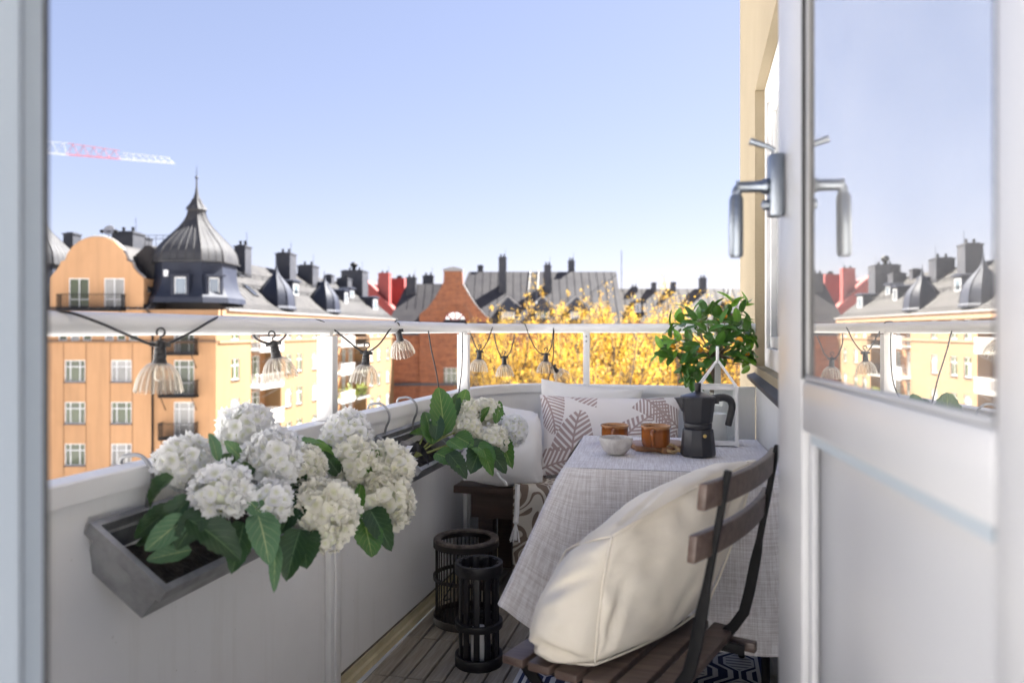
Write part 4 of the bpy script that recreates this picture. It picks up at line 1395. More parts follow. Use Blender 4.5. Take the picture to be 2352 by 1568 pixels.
# ------------------------------------------------------------------ open door
MD = basis(V((.12, 1.216, 0)), V((.1201, -.9928, 0)).normalized(), V((.9928, .1201, 0)).normalized(), V((0, 0, 1)))
door = thing('balcony_door', 'white glazed balcony door standing open at the right, city mirrored in its pane', 'door', MD)
DT = .056
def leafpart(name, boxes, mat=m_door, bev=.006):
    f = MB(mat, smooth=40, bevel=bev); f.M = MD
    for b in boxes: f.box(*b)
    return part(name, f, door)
leafpart('stile', [(0, 0, .11, .139, DT, 2.17)])
leafpart('stile', [(.644, 0, .11, .74, DT, 2.17)])
leafpart('rail', [(.1392, .0006, .962, .6438, DT - .0006, 1.033)])
leafpart('rail', [(.1392, .0006, .11, .6438, DT - .0006, .26)])
leafpart('rail', [(.1392, .0006, 2.06, .6438, DT - .0006, 2.17)])
leafpart('lower_panel', [(.1394, .021, .2602, .6436, .04, .9618)], bev=.001)
leafpart('panel_moulding', [(.1396, .0095, .261, .156, .0205, .9615), (.627, .0095, .261, .6434, .0205, .9615), (.157, .0095, .261, .626, .0205, .276)], bev=.004)
leafpart('panel_shade_strip', [(.157, .008, .949, .6264, .0205, .9615)], m_jamb_shaded, 0)  # dark strip painted in for the shadow under the middle rail
leafpart('glazing_gasket', [(.1393, .0005, 1.0345, .1405, .006, 2.0585), (.6415, .002, 1.0345, .6436, .007, 2.0585)], m_rubber, 0)
leafpart('glazing_bead', [(.1425, .003, 1.0335, .639, .0085, 1.039)], m_door, .002)
p = MB(m_doorglass, smooth=0); p.M = MD; p.add([(.1395, .009, 1.034), (.6435, .009, 1.034), (.6435, .009, 2.059), (.1395, .009, 2.059)], [(0, 1, 2, 3)]); part('pane', p, door, label='outer pane')
p = MB(m_doorglass2, smooth=0); p.M = MD; p.add([(.1395, .024, 1.034), (.6435, .024, 1.034), (.6435, .024, 2.059), (.1395, .024, 2.059)], [(0, 1, 2, 3)]); part('pane', p, door, label='inner pane')
h = MB(m_chrome, bevel=.003); h.M = MD
h.box(.022, -.021, 1.272, .05, -.0005, 1.366)
ho = part('handle', h, door)
h = MB(m_chrome); h.M = MD
h.lathe([(.011, 0), (.013, .004), (.009, .012), (.0085, .042), (.01, .047)], 16, T(.036, -.021, 1.318) @ RX(R(90)))
part('spindle', h, ho)
h = MB(m_chrome); h.M = MD
h.tube(catmull([(.036, -.050, 1.318), (.036, -.060, 1.318), (.0365, -.0665, 1.313), (.037, -.068, 1.303)], 5), [.0075] * 16, 12)
h.tube([(.037, -.068, 1.305), (.037, -.0685, 1.300), (.038, -.069, 1.26), (.039, -.069, 1.215), (.039, -.069, 1.211)], [.008, .0102, .0108, .0104, .008], 14)
part('grip', h, ho)
h = MB(m_chrome); h.M = MD
h.tube([(.034, -.012, 1.372), (.034, -.02, 1.378), (.033, -.048, 1.388)], [.004, .004, .0055], 10)
h.lathe([(.008, 0), (.008, .008), (.002, .011)], 14, T(.036, -.021, 1.29) @ RX(R(90)))
part('thumb_turn', h, ho)

# ================================================================== BALCONY: slab, deck, railing
def xs(y): return -1.113 + (y - 1.1) * .0255
def par_path():
    pts = [V((xs(y), y, 0)) for y in (.53, 1.0, 1.5, 1.98, 2.5, 3.0, 3.2)]
    cx, cy = -.72, 3.2
    rx, ry = cx - xs(3.2), .49
    for k in range(1, 17):
        t = math.pi / 2 * k / 16
        pts.append(V((cx - rx * math.cos(t), cy + ry * math.sin(t), 0)))
    pts += [V((-.4, 3.69, 0)), V((0, 3.69, 0)), V((.262, 3.69, 0))]
    return pts
PAR = par_path()
def off(pts, d):
    """offset outward (to the left of travel) by d"""
    out = []
    for i, p in enumerate(pts):
        t = (pts[min(i + 1, len(pts) - 1)] - pts[max(i - 1, 0)]).normalized()
        out.append(p + V((-t.y, t.x, 0)) * d)
    return out
def sweep(mb, pts, prof):
    """closed profile [(outward, z)] along a plan path, with end caps"""
    n = len(prof)
    vs, fs = [], []
    for i, p in enumerate(pts):
        t = (pts[min(i + 1, len(pts) - 1)] - pts[max(i - 1, 0)]).normalized()
        o = V((-t.y, t.x, 0))
        vs += [p + o * a + V((0, 0, z)) for a, z in prof]
    for i in range(len(pts) - 1):
        for k in range(n):
            l = (k + 1) % n
            fs.append((i * n + k, (i + 1) * n + k, (i + 1) * n + l, i * n + l))
    fs.append(tuple(range(n))); fs.append(tuple((len(pts) - 1) * n + k for k in range(n - 1, -1, -1)))
    mb.add(vs, fs)
def sub(y0=None, i0=None, i1=None): return PAR[i0:i1]
slab = MB(m_concrete, smooth=0)
ring = off(PAR, .05)
n = len(ring)
poly = [(p.x, p.y) for p in ring] + [(.262, .53)]
slab.add([(x, y, -.2) for x, y in poly] + [(x, y, -.032) for x, y in poly],
         [tuple(range(n + 1)), tuple(range(2 * n + 1, n, -1))] + [(i, i + n + 1, (i + 1) % (n + 1) + n + 1, (i + 1) % (n + 1)) for i in range(n + 1)])
struct('balcony_floor', slab)
# deck tiles: slats in 0.3 m squares, each slat its own board
floor_o = bpy.data.objects['balcony_floor']
sw, gap = .0555, .006
slm = []
rg = random.Random(5)
for k in range(4):
    s = MB(m_deck, smooth=0, bevel=.003, bseg=1); s.box(-sw / 2, -.148, -.024, sw / 2, .148, 0); slm.append(s.mesh('deck_slat'))
cnt = 0
y = 3.55
while y > 1.0:
    x = -1.02 + sw / 2
    while x < .25:
        inside = True
        if y + .15 > 3.2 and x < -.72:
            e = ((x - .03 + .72) / .33) ** 2 + ((y + .15 - 3.2) / .46) ** 2
            inside = e < 1
        if inside and not (x > -.45 and y < 2.0 and x > .2):
            o = part('deck_slat', slm[rg.randrange(4)], floor_o, T(x + rg.uniform(-.0008, .0008), y, rg.uniform(-.0015, .0015)))
            cnt += 1
        x += sw + gap
    y -= .30
s = MB(m_dirt, smooth=0); s.add([(-1.06, .6, -.029), (.26, .6, -.029), (.26, 3.3, -.029), (-.7, 3.66, -.029), (-1.04, 3.2, -.029)], [(0, 1, 2, 3, 4)]); part('deck_grid', s, floor_o)

rail = thing('balcony_railing', 'white balcony railing with round handrail, posts and solid parapet panels curving round the corner', 'railing', T(-1.08, 1.98, 0))
RZc = 1.1135
h = MB(m_rail, smooth=60)
rp = [p + V((0, 0, RZc)) for p in off(PAR, -.022)]
h.tube(rp, .0225, 18)
part('handrail', h, rail)
# ledge: cap of the parapet, in three lengths
for (i0, i1) in ((0, 4), (3, 7), (6, 26)):
    seg = PAR[i0:i1]
    if i1 < 26: seg = seg[:-1] + [seg[-1] - (seg[-1] - seg[-2]).normalized() * .002]
    c = MB(m_panel, smooth=30)
    sweep(c, seg, [(.012, .794), (.012, .832), (.010, .834), (-.042, .834), (-.045, .831), (-.045, .794)])
    part('ledge_cap', c, rail)
    c = MB(m_side, smooth=30)
    sweep(c, seg, [(-.018, .050), (-.018, .7935), (-.031, .7935), (-.031, .050)])
    part('panel', c, rail)
    c = MB(m_panel, smooth=30)
    sweep(c, seg, [(-.0315, .70), (-.0315, .7932), (-.0355, .7932), (-.0355, .70)]) if False else None
    c = MB(m_trim, smooth=30)
    sweep(c, seg, [(-.012, .004), (-.012, .0495), (-.040, .0495), (-.042, .030), (-.052, .026), (-.052, .004)])
    part('bottom_rail', c, rail)
    c = MB(m_dirt, smooth=30)
    sweep(c, seg, [(-.0305, .0497), (-.0305, .056), (-.0335, .056), (-.0335, .0497)])
    part('bottom_joint', c, rail)
def post(Y, w=.05, d=.034):
    x = xs(Y)
    p = MB(m_white, smooth=30, bevel=.003)
    p.box(x - .002, Y, .8345, x + w, Y + d, RZc - .028)
    o = part('post', p, rail)
    p = MB(m_panel, smooth=30, bevel=.002)
    p.box(x + .0315, Y - .012, .03, x + .0505, Y + .052, .7935)
    p.box(x + .051, Y + .006, .03, x + .058, Y + .034, .7935)
    part('post_cover', p, o)
    p = MB(m_white, bevel=.002)
    p.box(x + .008, Y + .006, RZc - .0278, x + .038, Y + .028, RZc - .012)
    p.lathe([(.004, 0), (.004, .002)], 8, T(x + .052, Y + .018, RZc - .02) @ RY(R(90)))
    part('bracket', p, o)
post(1.98); post(3.20)
for u in (1347, 1648):
    c = PX(u, 880, 0.0)
    d = (3.66 - 0) / 1
    # ray through the pixel column at Y = 3.665
    r_ = (u - 1176) / FPX
    b = 3.665 / (r_ * SY + CY)
    q = W(r_ * b, b, 0)
    p = MB(m_white, bevel=.002)
    p.box(q.x - .016, 3.660, .70, q.x + .016, 3.672, RZc - .006)
    o = part('post', p, rail, label='thin flat post')
    p = MB(m_zinc)
    for z in (RZc - .04, RZc - .065): p.lathe([(.005, 0), (.004, .003), (.001, .004)], 10, T(q.x, 3.6598, z) @ RX(R(90)))
    part('bolt', p, o)
# ================================================================== OBJECTS
# ------------------------------------------------------------------ string of lamps on the handrail
def railpt(u, dv=0, out=0.0):
    """point on the handrail's surface seen at pixel column u; dv in rail radii above the axis"""
    r_ = (u - 1176) / FPX
    best = None
    for p, q in zip(rp[:-1], rp[1:]):
        for k in range(20):
            c = p.lerp(q, k / 20)
            a, b = c.x * CY + c.y * SY, -c.x * SY + c.y * CY
            e = abs(a / b - r_)
            if best is None or e < best[0]: best = (e, c, b)
    return best[1], best[2]
def rp3(u, v, fwd=.0):
    """pixel to point, a little nearer than the handrail there"""
    c, b = railpt(u)
    return P(u, v, b + fwd)
lights = thing('string_lights', 'string of fluted glass lamps on a black cable looped along the handrail', 'string lights', T(-1.05, 1.6, 1.0))
def cable(pts, fwd=-.03, r=.0028, n=7):
    m = MB(m_cable, smooth=60)
    q = [rp3(p[0], p[1], p[2] if len(p) > 2 else fwd) for p in pts]
    m.tube(catmull(q, n), r, 7)
    return part('cable', m, lights)
cable([(100, 712, -.0), (160, 718, -.03), (230, 742, -.045), (300, 772, -.05), (366, 793, -.05), (430, 768, -.05), (475, 742, -.045), (497, 730, -.025), (512, 727, .01)])
cable([(578, 762, .03), (592, 780, -.02), (628, 790, -.04), (650, 777, -.02), (662, 760, .03)])
cable([(700, 742, .03), (718, 735, .0), (745, 741, -.03), (790, 775, -.045), (835, 808, -.05), (868, 793, -.05), (893, 760, -.045), (907, 740, -.025), (912, 734, .005)])
cable([(945, 745, .03), (965, 740, .0), (982, 757, -.03), (990, 800, -.05), (1003, 860, -.06), (1010, 905, -.08), (1022, 940, -.16)])
cable([(1046, 760, .0), (1052, 745, -.03), (1060, 752, -.03), (1062, 775, -.02), (1061, 840, -.02), (1057, 880, -.03), (1052, 915, -.12)])
cable([(1058, 740, .01), (1070, 742, -.03), (1082, 770, -.04), (1100, 806, -.045), (1118, 787, -.045), (1131, 752, -.03), (1133, 742, .01)])
cable([(1135, 765, .03), (1138, 785, -.03), (1147, 812, -.045), (1158, 822, -.045), (1171, 810, -.045), (1179, 785, -.03), (1182, 768, .03)])
cable([(1197, 741, .01), (1206, 745, -.03), (1218, 778, -.04), (1235, 806, -.045), (1254, 814, -.045), (1266, 795, -.045), (1271, 760, -.03), (1271, 742, .01)])
cable([(1273, 742, .0), (1272, 775, -.03), (1270, 825, -.05), (1262, 862, -.06), (1255, 895, -.06)])
NFL = 20
def flute(prof, thick=.0012):
    m = MB(m_shade, smooth=60)
    n = NFL * 6
    rows = [(r, z) for r, z in prof]
    def fn(u, v):
        k = v * (len(rows) - 1); i = min(int(k), len(rows) - 2); f = k - i
        r = rows[i][0] * (1 - f) + rows[i + 1][0] * f; z = rows[i][1] * (1 - f) + rows[i + 1][1] * f
        a = 2 * math.pi * u
        w = 1 + (.012 + .05 * v) * math.cos(NFL * a)
        zz = z + (.0018 * math.cos(NFL * a) if v > .98 else 0)
        return V((r * w * math.cos(a), r * w * math.sin(a), zz))
    m.grid(fn, n, 16, closeu=True)
    return m
def lamp_meshes():
    sh = flute([(.013, -.034), (.018, -.0345), (.026, -.040), (.034, -.051), (.040, -.065), (.0435, -.080), (.0455, -.094)]).mesh('lamp_shade')
    s = MB(m_black)
    s.lathe([(.001, .012), (.008, .011), (.011, .006), (.0115, -.002), (.010, -.004), (.012, -.008), (.012, -.013), (.0108, -.014), (.0125, -.018), (.0125, -.024), (.0112, -.025), (.0135, -.030), (.0145, -.038), (.010, -.039)], 20)
    s.box(-.020, -.004, -.001, .020, .004, .009)
    so_ = s.mesh('lamp_socket')
    hk = MB(m_black)
    hk.tube([(0, 0, .010), (0, 0, .020)] + [(.0085 * math.sin(t) * 1, 0, .0285 - .0085 * math.cos(t)) for t in [R(q) for q in range(10, 330, 20)]], .0022, 7)
    b = MB(m_clear); b.lathe([(.006, -.039), (.009, -.05), (.011, -.060), (.007, -.069), (.001, -.072)], 12)
    return sh, so_, hk.mesh('hook'), b.mesh('bulb')
LM = lamp_meshes()
def lamp(u, v, fwd=-.05, tilt=(0, 0), size=1.0, yaw=0):
    """u, v: pixel of the socket's middle"""
    o = rp3(u, v, fwd)
    M = T(*o) @ RZ(YAW + yaw) @ RX(R(tilt[0])) @ RY(R(tilt[1])) @ Matrix.Scale(size, 4)
    s = part('lamp_socket', LM[1], lights, M)
    part('lamp_shade', LM[0], s, M); part('hook', LM[2], s, M); part('bulb', LM[3], s, M)
lamp(368, 795, -.06, (0, 2), .98); lamp(629, 792, -.045, (4, -10), .95); lamp(841, 813, -.05, (0, 4), 1.0)
lamp(915, 762, -.03, (20, -8), .95); lamp(1101, 809, -.045, (0, 3), .96); lamp(1158, 822, -.045, (0, -2), .96)
lamp(1254, 815, -.05, (0, 2), .96); lamp(1271, 843, -.035, (30, -38), .9)

# ------------------------------------------------------------------ zinc planters on hooks
def planter(name, label, y0, L, hooks):
    t = thing(name, label, 'planter', T(xs(y0) + .05, y0, .70), 'zinc planters hung on the parapet')
    X = xs(y0 + L / 2)
    prof_o = [(.045, .752), (.197, .648), (.190, .618), (.165, .579), (.048, .621), (.036, .722)]
    e = V((.152, -.104)).normalized(); nrm = V((-e.y, e.x))
    def pt(s, d):                                    # s along the rim from back to front, d depth below the rim
        q = V((.045, .752)) + e * s - nrm * d
        return q
    Wd = (V((.197, .648)) - V((.045, .752))).length
    m = MB(m_zinc, smooth=25)
    def ring(inset, depth, back=0.0):
        a, b = pt(inset + back, depth), pt(Wd - inset, depth)
        ya, yb = y0 + inset, y0 + L - inset
        return [(X + a.x, ya, a.y), (X + b.x, ya, b.y), (X + b.x, yb, b.y), (X + a.x, yb, a.y)]
    R_ = [ring(-.004, .026), ring(-.006, .0), ring(.008, .0), ring(.011, .020), ring(.016, .022), ring(.024, .082)]
    Ro = [ring(-.004, .026), ring(.008, .028), ring(.018, .092)]
    vs = [p for r in R_ for p in r]
    fs = []
    for i in range(len(R_) - 1):
        for k in range(4): fs.append((i * 4 + k, i * 4 + (k + 1) % 4, (i + 1) * 4 + (k + 1) % 4, (i + 1) * 4 + k))
    n0 = len(vs)
    vs += [p for r in Ro for p in r]
    for i in range(len(Ro) - 1):
        for k in range(4): fs.append((n0 + i * 4 + k, n0 + (i + 1) * 4 + k, n0 + (i + 1) * 4 + (k + 1) % 4, n0 + i * 4 + (k + 1) % 4))
    fs.append((n0 + 8, n0 + 11, n0 + 10, n0 + 9))
    fs.append((20, 21, 22, 23))
    m.add(vs, fs)
    part('trough', m, t)
    b = ring(.022, .066)
    m = MB(m_earth, smooth=60)
    def fn(u, v):
        p = V(b[0]).lerp(V(b[1]), u).lerp(V(b[3]).lerp(V(b[2]), u), v)
        return p + V((0, 0, .010 * nz(p, 30)))
    m.grid(fn, 10, 40)
    part('soil', m, t)
    for hy in hooks:
        hk = MB(m_zinc)
        x = xs(hy)
        hk.tube(catmull([(x - .012, hy, .80), (x - .014, hy, .842), (x + .01, hy, .852), (x + .038, hy - .002, .850), (x + .062, hy - .006, .828), (x + .066, hy - .008, .80), (x + .052, hy - .004, .768), (x + .047, hy, .735)], 6), .0042, 8)
        part('hook', hk, t)
    return t
planter('zinc_planter', 'nearest grey zinc planter box, hung tilted on the parapet under the big white hydrangeas', 1.115, .62, (1.25, 1.64))
planter('zinc_planter', 'grey zinc planter box farther along, hooked beside the corner post', 2.28, .45, (2.34, 2.58))

# ------------------------------------------------------------------ hydrangeas
def leaf_mesh(name, mat, wr=.62, fold=.18, curl=.25, serr=.03, nx=8, ny=16, tip=1.0, wav=.02, seed=0):
    """unit leaf along +Y, upper side +Z"""
    m = MB(mat, smooth=180)
    def wdt(v): return wr * .5 * (math.sin(math.pi * min(v ** .80, 1)) ** .55) * (1 - .10 * v) + .004
    def fn(u, v):
        s = u * 2 - 1
        w_ = wdt(v)
        k = round(v * ny)
        e = (serr if k % 2 else -serr * .3) * (abs(s) > .99) * math.sin(math.pi * v)
        x = s * (w_ + e)
        z = abs(x) * fold * 2 - curl * v * v + wav * math.sin(v * 17 + s * 2 + seed) * abs(s) + .012 * math.sin(v * 44) * (1 - abs(s)) * abs(s) * 4
        return V((x, v, z))
    m.grid(fn, nx, ny)
    me = m.mesh(name)
    return me
HL = [leaf_mesh('leaf', m_hleaf, .64, .16, .22, seed=0), leaf_mesh('leaf', m_hleaf, .58, .28, .30, seed=2), leaf_mesh('leaf', m_hleaf, .70, .10, .05, seed=4)]
HLP = [leaf_mesh('leaf', m_hleaf_pale, .92, .08, .12, .018, seed=1), leaf_mesh('leaf', m_hleaf_pale, .55, .2, .35, .018, seed=3)]
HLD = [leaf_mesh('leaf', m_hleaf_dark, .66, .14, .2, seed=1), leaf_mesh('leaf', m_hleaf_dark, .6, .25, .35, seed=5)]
def leaf_at(parent, p0, p1, nrm, me, wid=1.0):
    y = (p1 - p0); L = y.length; y.normalize()
    x = y.cross(nrm).normalized()
    z = x.cross(y)
    M = basis(p0, x, y, z) @ Matrix.Diagonal((L * wid, L, L, 1))
    return part('leaf', me, parent, M)
def floret_mesh(mat, seed):
    rg = random.Random(seed)
    m = MB(mat, smooth=180)
    for k in range(4):
        a = math.pi / 2 * k + rg.uniform(-.15, .15)
        cup = rg.uniform(.15, .75); tw = rg.uniform(-.25, .25); s = rg.uniform(.9, 1.1)
        def fn(u, v):
            q = u * 2 - 1
            w_ = .0085 * math.sin(math.pi * (.12 + .76 * v)) ** .6
            y = .0125 * v * s
            x = q * w_ * s
            z = cup * y * y * 60 * .6 - .0022 * math.cos(q * 2.4) * v + tw * x * v + .0011 * math.sin(v * 9 + q * 4 + seed) + .0016 * abs(q) * v
            return RZ(a) @ V((x, y + .0006, z))
        m.grid(fn, 4, 4)
    return m.mesh('floret')
FW = [floret_mesh(m_petal_w, s) for s in range(5)]
FC = [floret_mesh(m_petal_c, s + 10) for s in range(5)]
core_mesh = {}
def head(parent, c, rad, axis, cream, nfl=64, big=1.0, squash=(1, 1, 1)):
    key = 'core'
    if key not in core_mesh:
        m = MB(m_core, smooth=180)
        m.lathe([(.001, -.8), (.35, -.72), (.62, -.5), (.78, -.1), (.74, .3), (.5, .62), (.25, .75), (.001, .8)], 14)
        core_mesh[key] = m.mesh('flower_head')
    M0 = lookz(c, axis) @ Matrix.Diagonal((squash[0], squash[1], squash[2], 1))
    o = part('flower_head', core_mesh[key], parent, M0 @ Matrix.Diagonal((rad * .88, rad * .88, rad * .88, 1)))
    ga = math.pi * (3 - 5 ** .5)
    fl = FC if cream else FW
    rg = random.Random(int(c.x * 1e4) + int(c.z * 1e4))
    for k in range(nfl):
        zz = 1 - 1.62 * (k + .5) / nfl
        rr = math.sqrt(max(0, 1 - zz * zz)); a = k * ga + rg.uniform(-.2, .2)
        d = V((rr * math.cos(a), rr * math.sin(a), zz))
        p = M0 @ (d * rad * rg.uniform(.86, 1.03))
        n = (M0.to_3x3() @ (d + V((rg.gauss(0, .28), rg.gauss(0, .28), rg.gauss(0, .28))))).normalized()
        s = rad / .055 * rg.uniform(1.0, 1.4) * big
        M = lookz(p, n) @ RZ(rg.uniform(0, 6.28)) @ Matrix.Scale(s, 4)
        part('floret', fl[rg.randrange(5)], o, M)
def stem(parent, pts, r=.0032):
    m = MB(m_stem); m.tube(catmull(pts, 5), r, 7); return part('stem', m, parent)
def campt(p): return (V((0, 0, CAMZ)) - p).normalized()
def hydrangea(label, hu, hv, hr, b, root, cream, leaves, axis=None, grp='hydrangeas in the near planter', big=1.0, squash=(1, 1, 1), nfl=64):
    """head pixel and pixel radius, depth; leaves: (u0, v0, b0, u1, v1, b1, kind, width)"""
    c = P(hu, hv, b)
    r = hr / FPX * b * (1.08 if grp == G1 else 1.0)
    t = thing('hydrangea', label, 'hydrangea', T(*root), grp)
    ax = axis or (campt(c) * .75 + V((0, 0, .55)) + (c - root).normalized() * .5)
    head(t, c, r, ax, cream, nfl, big, squash)
    mid = root.lerp(c, .5) + V((0, 0, .015))
    stem(t, [root, mid, c])
    rg = random.Random(int(hu))
    for (u0, v0, b0, u1, v1, b1, kind, wd_) in leaves:
        p0, p1 = P(u0, v0, b0), P(u1, v1, b1)
        n = campt((p0 + p1) / 2) * .7 + V((rg.uniform(-.3, .3), rg.uniform(-.3, .3), .5))
        me = {'g': HL, 'p': HLP, 'd': HLD}[kind]
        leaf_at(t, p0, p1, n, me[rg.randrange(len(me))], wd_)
    return t
def root1(y): return V((xs(y) + .115, y, .655))
G1 = 'hydrangeas in the near planter'
hydrangea('white hydrangea at the left end of the near planter, leaning over the ledge', 423, 1062, 56, 1.46, root1(1.36), False,
          [(400, 1095, 1.40, 312, 1160, 1.41, 'd', .7), (440, 1140, 1.40, 345, 1235, 1.34, 'd', .75), (500, 1060, 1.42, 487, 982, 1.45, 'p', .55), (430, 1185, 1.37, 330, 1262, 1.33, 'p', .6), (420, 1245, 1.385, 305, 1228, 1.375, 'd', .7), (440, 1262, 1.375, 335, 1282, 1.345, 'p', .5), (470, 1225, 1.39, 385, 1205, 1.39, 'd', .8)])
hydrangea('white hydrangea low at the left of the near planter, largest open petals', 510, 1125, 56, 1.40, root1(1.38), False,
          [(430, 1190, 1.36, 560, 1262, 1.36, 'd', .95), (475, 1165, 1.38, 400, 1255, 1.33, 'd', .9), (400, 1160, 1.40, 300, 1232, 1.37, 'd', .7)], big=1.25, nfl=48)
hydrangea('white hydrangea at the top of the near bunch, behind the others', 567, 992, 58, 1.68, root1(1.55), False,
          [(660, 1020, 1.7, 735, 1003, 1.72, 'p', .6), (560, 1060, 1.6, 520, 1010, 1.58, 'p', .7)])
hydrangea('white hydrangea in the middle of the near bunch', 628, 1050, 56, 1.60, root1(1.52), False,
          [(580, 1070, 1.55, 545, 1090, 1.5, 'd', 1.0), (530, 1040, 1.53, 500, 1110, 1.5, 'd', .9)], big=1.15)
hydrangea('small white hydrangea with few open petals above the big pale leaf', 622, 1150, 42, 1.50, root1(1.48), False,
          [(592, 1180, 1.46, 622, 1268, 1.39, 'p', 1.15), (540, 1120, 1.48, 610, 1180, 1.44, 'p', .8), (560, 1200, 1.45, 540, 1290, 1.37, 'd', .95)], big=1.3, nfl=36)
hydrangea('cream hydrangea drooping between the middle and right flowers of the near planter', 697, 1075, 46, 1.68, root1(1.60), True,
          [(690, 1120, 1.64, 650, 1030, 1.64, 'd', .9), (700, 1130, 1.6, 640, 1210, 1.5, 'd', .9)])
hydrangea('white hydrangea at the upper right of the near bunch, below the railing post', 797, 998, 50, 1.90, root1(1.70), False,
          [(760, 1050, 1.83, 735, 1005, 1.85, 'g', .8), (720, 1010, 1.75, 775, 1085, 1.78, 'g', .55)])
hydrangea('cream white hydrangea right of the middle of the near bunch', 816, 1068, 53, 1.82, root1(1.68), True,
          [(780, 1090, 1.76, 745, 1040, 1.74, 'd', .9), (850, 1090, 1.8, 862, 1010, 1.84, 'g', .5)])
hydrangea('cream hydrangea at the right end of the near bunch, upper one', 893, 1075, 52, 1.90, root1(1.72), True,
          [(850, 1100, 1.84, 868, 1030, 1.86, 'g', .55)])
hydrangea('cream hydrangea at the right end of the near bunch, lower one', 884, 1155, 58, 1.84, root1(1.70), True,
          [(835, 1190, 1.74, 856, 1275, 1.66, 'g', .95), (850, 1170, 1.76, 892, 1240, 1.68, 'd', .9), (828, 1110, 1.78, 820, 1210, 1.72, 'g', .4)], nfl=76)
hydrangea('big round cream hydrangea hanging in front of the near planter', 744, 1176, 66, 1.60, root1(1.60), True,
          [(690, 1215, 1.52, 655, 1310, 1.44, 'd', 1.0), (630, 1250, 1.45, 634, 1335, 1.38, 'p', .55), (700, 1220, 1.54, 700, 1290, 1.46, 'd', 1.1)], nfl=84)
hydrangea('small cream hydrangea hanging under the big round one', 752, 1228, 36, 1.57, root1(1.60), True, [], nfl=36)
# loose leaves inside the near trough belong to the left stems
G2 = 'hydrangeas in the far planter'
def root2(y): return V((xs(y) + .12, y, .66))
def h2(label, hu, hv, hr, b, leaves, y=2.42, nfl=56, **k):
    hydrangea(label, hu, hv, hr, b, root2(y), hu > 1050 and hu < 1150, leaves, None, G2, nfl=nfl, **k)
h2('white hydrangea at the top left of the far planter bunch, under the upright leaf', 1075, 945, 29, 2.80,
   [(1020, 1000, 2.66, 1012, 880, 2.74, 'g', .75), (1060, 930, 2.78, 1072, 893, 2.80, 'g', 1.1), (1040, 960, 2.75, 1050, 900, 2.78, 'd', .7)])
h2('white hydrangea in the middle of the far planter bunch', 1073, 984, 32, 2.72,
   [(1045, 1000, 2.66, 1086, 1022, 2.60, 'g', 1.1), (995, 1020, 2.62, 978, 935, 2.70, 'g', .72), (1000, 1010, 2.62, 1008, 945, 2.68, 'd', .75)])
h2('white hydrangea at the upper middle of the far planter bunch', 1117, 948, 31, 2.86,
   [(1095, 975, 2.8, 1118, 935, 2.78, 'g', .8), (1140, 975, 2.8, 1148, 918, 2.86, 'g', .55), (1150, 985, 2.82, 1156, 940, 2.86, 'd', .5)])
h2('white hydrangea low in the middle of the far planter bunch', 1134, 1012, 33, 2.70,
   [(1090, 1020, 2.64, 1135, 1050, 2.56, 'g', 1.0), (1110, 1010, 2.66, 1085, 1075, 2.54, 'd', .9), (1120, 1030, 2.62, 1160, 1075, 2.56, 'd', 1.0), (1110, 1030, 2.6, 1128, 1085, 2.54, 'g', .8)])
h2('white hydrangea at the right end of the far planter bunch, before the white pillow', 1177, 988, 34, 2.80,
   [(1150, 1010, 2.74, 1172, 1055, 2.62, 'g', .8)], nfl=64)
h2('small half-hidden white hydrangea between the left leaves of the far planter', 996, 968, 12, 2.70,
   [(1000, 1040, 2.58, 1060, 1060, 2.52, 'g', 1.0), (975, 1000, 2.64, 938, 985, 2.68, 'g', .9), (1030, 1010, 2.6, 1062, 1030, 2.55, 'g', .9), (1030, 1040, 2.56, 1070, 1085, 2.5, 'd', .95)], nfl=18)
# stone, ribbon and tag in the far trough
st = MB(m_stone, smooth=60)
bm_c = V((xs(2.38) + .095, 2.40, .688))
st.grid(lambda u, v: bm_c + (lambda d: V((d.x * .035, d.y * .06, d.z * .03)) * (1 + .35 * nz(d, 2.2)))(V((math.sin(math.pi * v) * math.cos(6.2832 * u), math.sin(math.pi * v) * math.sin(6.2832 * u), math.cos(math.pi * v)))), 18, 10, closeu=True)
tag(part('stone', st), 'rough grey stone lying in the far zinc planter', 'stone')
rb = MB(m_black, smooth=60)
q = [P(936, 1024, 2.42), P(952, 1016, 2.46), P(966, 1022, 2.46), P(976, 1034, 2.42), P(982, 1048, 2.38)]
cu = catmull(q, 5)
for d in (0,):
    vs = [p for c in cu for p in (c, c + V((.004, -.004, -.028)))]
    vs2 = [p + V((.0015, .0015, 0)) for p in vs]
    k = len(vs)
    rb.add(vs + vs2, [(2 * i, 2 * i + 1, 2 * i + 3, 2 * i + 2) for i in range(len(cu) - 1)] + [(k + 2 * i, k + 2 * i + 2, k + 2 * i + 3, k + 2 * i + 1) for i in range(len(cu) - 1)])
tag(part('ribbon', rb), 'curled black ribbon strip beside the stone in the far planter', 'ribbon')
tg = MB(m_linen, smooth=0, bevel=.001); tg.M = basis(P(938, 1030, 2.40), V((.8, -.5, .1)).normalized(), V((.3, .6, .7)).normalized(), V((-.4, -.55, .7)).normalized()); tg.box(-.016, -.012, 0, .016, .012, .001)
tag(part('paper_tag', tg), 'small white paper tag stuck in the far planter by the ribbon', 'tag')

